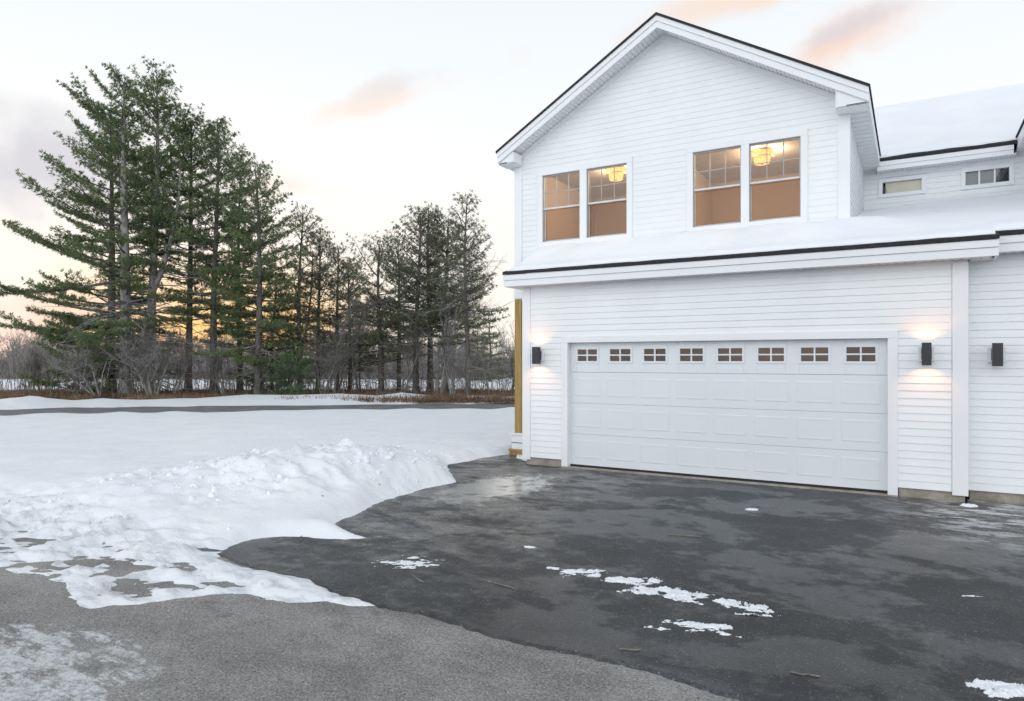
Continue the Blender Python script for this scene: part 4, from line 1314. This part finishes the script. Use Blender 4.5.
# bare deciduous trees
def bare_tree(px, depth, H, r0, seed, label, lean=0.0, stems=1, levels=5, bark='greybark', spread=0.55, name='bare_tree', gz=0.03, group='leafless trees among the pines'):
    rng = np.random.default_rng(seed)
    x, y = at(px, depth)
    root = empty(name, (x, y, gz)); tag(root, label, 'tree', group)
    tr = []; tw = []
    def grow(p, d, ln, r, lev):
        n = 4 if lev < 2 else 3
        for j in range(n):
            d2 = d + rng.normal(size=3) * 0.10; d2[2] += 0.05; d2 /= np.linalg.norm(d2)
            q = p + d2 * ln / n
            (tr if lev == 0 else tw).append([*p, *q, r * (1 - 0.45 * j / n), r * (1 - 0.45 * (j + 1) / n)])
            p, d = q, d2
            if lev < levels and (j > 0 or lev > 0):
                for _ in range(1 if lev < 1 else rng.integers(1, 3)):
                    e = d + rng.normal(size=3) * spread; e[2] += 0.15; e /= np.linalg.norm(e)
                    grow(p, e, ln * rng.uniform(0.45, 0.68), r * 0.5 * (1 - 0.3 * j / n), lev + 1)
        if lev < levels:
            grow(p, d, ln * 0.6, r * 0.55, lev + 1)
    for s in range(stems):
        az = rng.uniform(0, 6.28); k = 0.0 if stems == 1 else 0.28
        grow(np.array([0.12 * math.cos(az) * (stems > 1), 0.12 * math.sin(az) * (stems > 1), 0.0]), np.array([k * math.cos(az) + lean * CR[0], k * math.sin(az) + lean * CR[1], 1.0]), H * 0.42 * rng.uniform(0.8, 1.1), r0, 0)
    V, Q = tubes(tr, 7); np_mesh('trunk', V, [Q], M[bark], root, smooth=True)
    V, Q = tubes(tw, 3); np_mesh('branches', V, [Q], M[bark], root)
    return root
bare_tree(440, 31, 7.4, 0.08, 31, 'pale many stemmed leafless tree in front of the pine clump', stems=3, bark='palebark', levels=4)
bare_tree(333, 31, 6.0, 0.06, 32, 'leafless grey tree beside the thin pines', stems=2, levels=4)
bare_tree(362, 33, 6.4, 0.06, 33, 'leafless sapling with a wide twiggy top', stems=2, levels=4)
bare_tree(285, 34, 6.0, 0.06, 34, 'leafless tree behind the young green pine', stems=2, levels=4)
bare_tree(398, 30.5, 4.8, 0.05, 35, 'short leafless tree leaning beside the drooping pine', stems=2, levels=4, lean=0.2)
bare_tree(153, 30, 4.2, 0.07, 36, 'tangled pale leafless tree at the foot of the forked pine', stems=4, levels=4, bark='palebark', spread=0.8)
bare_tree(100, 30, 3.4, 0.05, 37, 'low sprawling dead tree at the foot of the tallest pine', stems=4, levels=4, bark='palebark', spread=0.8, lean=-0.5)
bare_tree(172, 31, 3.6, 0.05, 38, 'leafless pale sapling bending toward the straight stem', stems=2, levels=4, bark='palebark', lean=0.45)
bare_tree(228, 30, 3.2, 0.045, 39, 'small leafless sapling below the straight stemmed pine', stems=3, levels=4)
bare_tree(492, 31, 3.0, 0.04, 40, 'white barked sapling near the house corner', stems=2, levels=4, bark='palebark')
bare_tree(508, 33, 3.6, 0.04, 41, 'leafless sapling touching the porch post outline', stems=3, levels=4)
bare_tree(322, 30, 3.4, 0.045, 44, 'short leafless sapling right of the young green pine', stems=3, levels=4)
bare_tree(455, 30, 3.2, 0.045, 45, 'short leafless sapling between the clump and slender pine', stems=3, levels=4, bark='palebark')
bare_tree(40, 33, 3.0, 0.045, 46, 'leafless shrubby tree under the lowest long boughs', stems=4, levels=4)

# far woods, brush, grass
def woods():
    rng = np.random.default_rng(71)
    segs = []
    def grow(p, d, ln, r, lev):
        for j in range(3):
            d = d + rng.normal(size=3) * 0.12; d[2] += 0.06; d /= np.linalg.norm(d)
            q = p + d * ln / 3
            segs.append([*p, *q, r * (1 - 0.25 * j), r * (1 - 0.25 * (j + 1))])
            p = q
            if lev < 3:
                for _ in range(2):
                    e = d + rng.normal(size=3) * 0.5; e[2] += 0.25; e /= np.linalg.norm(e)
                    grow(p, e, ln * rng.uniform(0.4, 0.65), max(r * 0.5, 0.014), lev + 1)
    for k in range(420):
        px = rng.uniform(-260, 640); dep = rng.uniform(62, 92)
        x, y = at(px, dep)
        h = rng.uniform(4.0, 7.0) * (0.75 + 0.35 * math.sin(px * 0.021 + 0.6) ** 2)
        grow(np.array([x, y, 0.2]), np.array([0, 0, 1.0]), h * 0.45, 0.07, 0)
    V, Q = tubes(segs, 3)
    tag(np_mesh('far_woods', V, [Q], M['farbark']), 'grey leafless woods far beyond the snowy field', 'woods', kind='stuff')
    # low twiggy growth at their feet and dark conifers mixed in
    n = 42000
    px = rng.uniform(-300, 660, n); dep = rng.uniform(60, 95, n)
    dd = (px - 512) / FOC
    x = dep * (CF[0] + dd * CR[0]); y = dep * (CF[1] + dd * CR[1])
    h = rng.uniform(0.8, 2.8, n) * (0.7 + 0.5 * np.sin(px * 0.05) ** 2)
    p0 = np.stack([x, y, np.full(n, 0.15)], 1)
    p1 = p0 + np.stack([rng.normal(size=n) * 0.5, rng.normal(size=n) * 0.5, h], 1)
    ok = vnoise(x * 0.12, y * 0.12, 8) > 0.30
    p0, p1 = p0[ok], p1[ok]; n = len(p0)
    seg = np.concatenate([p0, p1, np.full((n, 1), 0.035), np.full((n, 1), 0.015)], 1)
    V, Q = tubes(seg, 3)
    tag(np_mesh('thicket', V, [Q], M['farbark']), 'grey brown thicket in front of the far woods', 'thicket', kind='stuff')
woods()

def brush():
    rng = np.random.default_rng(81)
    def place(n, p0, p1, d0, d1):
        px = rng.uniform(p0, p1, n); dep = rng.uniform(d0, d1, n)
        dd = (px - 512) / FOC
        return px, np.stack([dep * (CF[0] + dd * CR[0]), dep * (CF[1] + dd * CR[1]), np.full(n, 0.05)], 1)
    # dry grass
    n = 26000
    px, P = place(n, -120, 640, 27.8, 36)
    cl = vnoise(P[:, 0] * 0.55, P[:, 1] * 0.55, 5)
    keep = (cl > 0.40)
    P = P[keep]; cl = cl[keep]; n = len(P)
    D = np.stack([rng.normal(size=n) * 0.3, rng.normal(size=n) * 0.3, np.ones(n)], 1)
    V, F = tufts(rng, P, D, 5, 0.34, 0.014, 0.2, 0.7)
    tag(np_mesh('dry_grass', V, [F], M['straw']), 'rust brown dry grass and ferns along the foot of the trees', 'dry grass', kind='stuff')
    # thin upright stems
    segs = []
    n = 1500
    px, P = place(n, -120, 640, 28.5, 44)
    for p in P:
        h = rng.uniform(0.5, 1.6) + (rng.uniform() < 0.25) * rng.uniform(0.4, 2.0)
        d = np.array([rng.normal() * 0.18, rng.normal() * 0.18, 1.0])
        q = p + d * h
        segs.append([*p, *q, 0.013, 0.006])
        for k in range(4):
            b = p + d * h * rng.uniform(0.3, 0.95)
            e = b + np.array([rng.normal() * 0.25, rng.normal() * 0.25, rng.uniform(0.1, 0.4)]) * h * 0.5
            segs.append([*b, *e, 0.008, 0.004])
    V, Q = tubes(segs, 3)
    tag(np_mesh('undergrowth', V, [Q], M['twigs']), 'thin brown stems standing between the tree trunks', 'undergrowth', kind='stuff')
brush()

# ------------------------------------------------------------------ sky, sun, camera
w = bpy.data.worlds.new('World'); SC.world = w; w.use_nodes = True
nt = w.node_tree
bg = nt.nodes['Background']; bg.inputs['Strength'].default_value = 0.10
SUN_EL = R(3.5)
sd_px = (222 - 512) / FOC
SD = np.array([CF[0] + sd_px * CR[0], CF[1] + sd_px * CR[1]]); SD /= np.linalg.norm(SD)
sun_dir = np.array([SD[0] * math.cos(SUN_EL), SD[1] * math.cos(SUN_EL), math.sin(SUN_EL)])
sky = N(nt, 'ShaderNodeTexSky'); sky.sky_type = 'NISHITA'; sky.sun_disc = False
sky.sun_elevation = SUN_EL; sky.sun_rotation = math.atan2(SD[0], SD[1]); sky.air_density = 1.0; sky.dust_density = 1.5
tc = N(nt, 'ShaderNodeTexCoord')
V = tc.outputs['Generated']
nrm = N(nt, 'ShaderNodeVectorMath'); nrm.operation = 'NORMALIZE'; L(nt, V, nrm.inputs[0]); V = nrm.outputs[0]
sep = N(nt, 'ShaderNodeSeparateXYZ'); L(nt, V, sep.inputs[0])
cr = N(nt, 'ShaderNodeValToRGB'); L(nt, mth(nt, 'MAXIMUM', sep.outputs['Z'], 0.0), cr.inputs['Fac'])
els = cr.color_ramp.elements
stops = [(0.0, (0.97, 0.90, 0.84)), (0.05, (1.0, 0.95, 0.88)), (0.14, (1.02, 0.98, 0.93)), (0.24, (1.01, 1.0, 0.985)), (0.36, (0.95, 0.985, 1.005)), (0.47, (0.88, 0.935, 1.0)), (0.66, (0.54, 0.58, 0.63)), (1.0, (0.50, 0.54, 0.60))]
els[0].position, els[0].color = stops[0][0], (*stops[0][1], 1)
els[1].position, els[1].color = stops[-1][0], (*stops[-1][1], 1)
for p, c in stops[1:-1]:
    e = els.new(p); e.color = (*c, 1)
col = cr.outputs['Color']
def dotv(vec):
    n = N(nt, 'ShaderNodeVectorMath'); n.operation = 'DOT_PRODUCT'; L(nt, V, n.inputs[0]); n.inputs[1].default_value = vec
    return n.outputs['Value']
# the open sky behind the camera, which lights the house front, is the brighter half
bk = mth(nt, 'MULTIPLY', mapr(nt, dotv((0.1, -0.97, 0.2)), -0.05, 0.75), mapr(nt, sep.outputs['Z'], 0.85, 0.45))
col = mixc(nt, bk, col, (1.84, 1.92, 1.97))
# glow round the low sun behind the trees
sdot = dotv(tuple(sun_dir))
glow = mth(nt, 'MULTIPLY', mapr(nt, sdot, 0.972, 0.999), mapr(nt, sep.outputs['Z'], 0.17, 0.04))
col = mixc(nt, mth(nt, 'MULTIPLY', glow, 0.95), col, (1.0, 0.67, 0.29))
# clouds: soft bands fixed in the sky
warp = N(nt, 'ShaderNodeTexNoise'); warp.inputs['Scale'].default_value = 8.0; warp.inputs['Detail'].default_value = 6; L(nt, V, warp.inputs['Vector'])
wf = mth(nt, 'SUBTRACT', warp.outputs['Fac'], 0.5)
def cloud(px, py, wx, wy, tilt, colr, amt):
    global col
    d = (px - 512) / FOC; e = (360 - py) / FOC
    c = np.array([CF[0] + d * CR[0], CF[1] + d * CR[1], e]); c /= np.linalg.norm(c)
    right = np.cross(c, [0, 0, 1]); right /= np.linalg.norm(right); up = np.cross(right, c)
    r2 = right * math.cos(tilt) + up * math.sin(tilt); u2 = -right * math.sin(tilt) + up * math.cos(tilt)
    a = mth(nt, 'DIVIDE', dotv(tuple(r2)), wx / FOC)
    b = mth(nt, 'DIVIDE', dotv(tuple(u2)), wy / FOC)
    rr = mth(nt, 'SQRT', mth(nt, 'ADD', mth(nt, 'MULTIPLY', a, a), mth(nt, 'MULTIPLY', b, b)))
    rr = mth(nt, 'ADD', rr, mth(nt, 'MULTIPLY', wf, 3.0))
    m = mth(nt, 'MULTIPLY', mapr(nt, rr, 1.1, 0.1), mapr(nt, dotv(tuple(c)), 0.5, 0.6))
    col = mixc(nt, mth(nt, 'MULTIPLY', m, amt), col, colr)
cloud(10, 175, 130, 60, R(8), (0.68, 0.68, 0.745), 0.95)
cloud(10, 110, 60, 20, R(5), (0.76, 0.77, 0.82), 0.5)
cloud(385, 98, 95, 16, R(18), (0.98, 0.82, 0.73), 0.75)
cloud(400, 82, 60, 12, R(18), (0.78, 0.79, 0.84), 0.45)
cloud(300, 186, 60, 18, R(0), (0.95, 0.80, 0.74), 0.6)
cloud(825, 45, 75, 28, R(14), (0.97, 0.70, 0.58), 0.9)
cloud(835, 32, 60, 14, R(14), (0.70, 0.68, 0.74), 0.7)
cloud(735, -2, 80, 24, R(10), (0.98, 0.76, 0.62), 0.8)
cloud(30, 350, 130, 26, R(2), (0.90, 0.62, 0.55), 0.55)
cloud(90, 305, 130, 14, R(4), (0.93, 0.66, 0.60), 0.5)
# add to the physical sky
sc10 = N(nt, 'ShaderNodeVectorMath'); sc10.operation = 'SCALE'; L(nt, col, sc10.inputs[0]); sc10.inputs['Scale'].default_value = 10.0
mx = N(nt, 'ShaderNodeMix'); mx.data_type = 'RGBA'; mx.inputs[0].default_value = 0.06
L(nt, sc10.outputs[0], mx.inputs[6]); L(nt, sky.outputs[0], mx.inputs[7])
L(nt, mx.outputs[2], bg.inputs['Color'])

sl = bpy.data.lights.new('sun', 'SUN'); sl.energy = 0.5; sl.angle = R(12); sl.color = (1.0, 0.80, 0.62)
so = bpy.data.objects.new('sun', sl); C.objects.link(so)
from mathutils import Vector
so.rotation_euler = Vector(tuple(sun_dir)).to_track_quat('Z', 'Y').to_euler()

cam = bpy.data.cameras.new('camera'); cam.sensor_width = 36.0; cam.lens = 36.0 * FOC / 1024; cam.clip_end = 6000; cam.clip_start = 0.05
cam.shift_y = (360 - 350.5) / 1024
co = bpy.data.objects.new('camera', cam); C.objects.link(co)
co.location = (0, 0, CAMZ); co.rotation_euler = (R(90), 0, YAW)
SC.camera = co
SC.view_settings.view_transform = 'Standard'; SC.view_settings.look = 'None'; SC.view_settings.gamma = 1.0; SC.view_settings.exposure = 0.08
SC.view_settings.use_curve_mapping = False
SC.cycles.use_denoising = True
SC.cycles.denoising_input_passes = 'RGB_ALBEDO_NORMAL'
SC.cycles.denoising_prefilter = 'NONE'
SC.cycles.max_bounces = 8; SC.cycles.transparent_max_bounces = 12
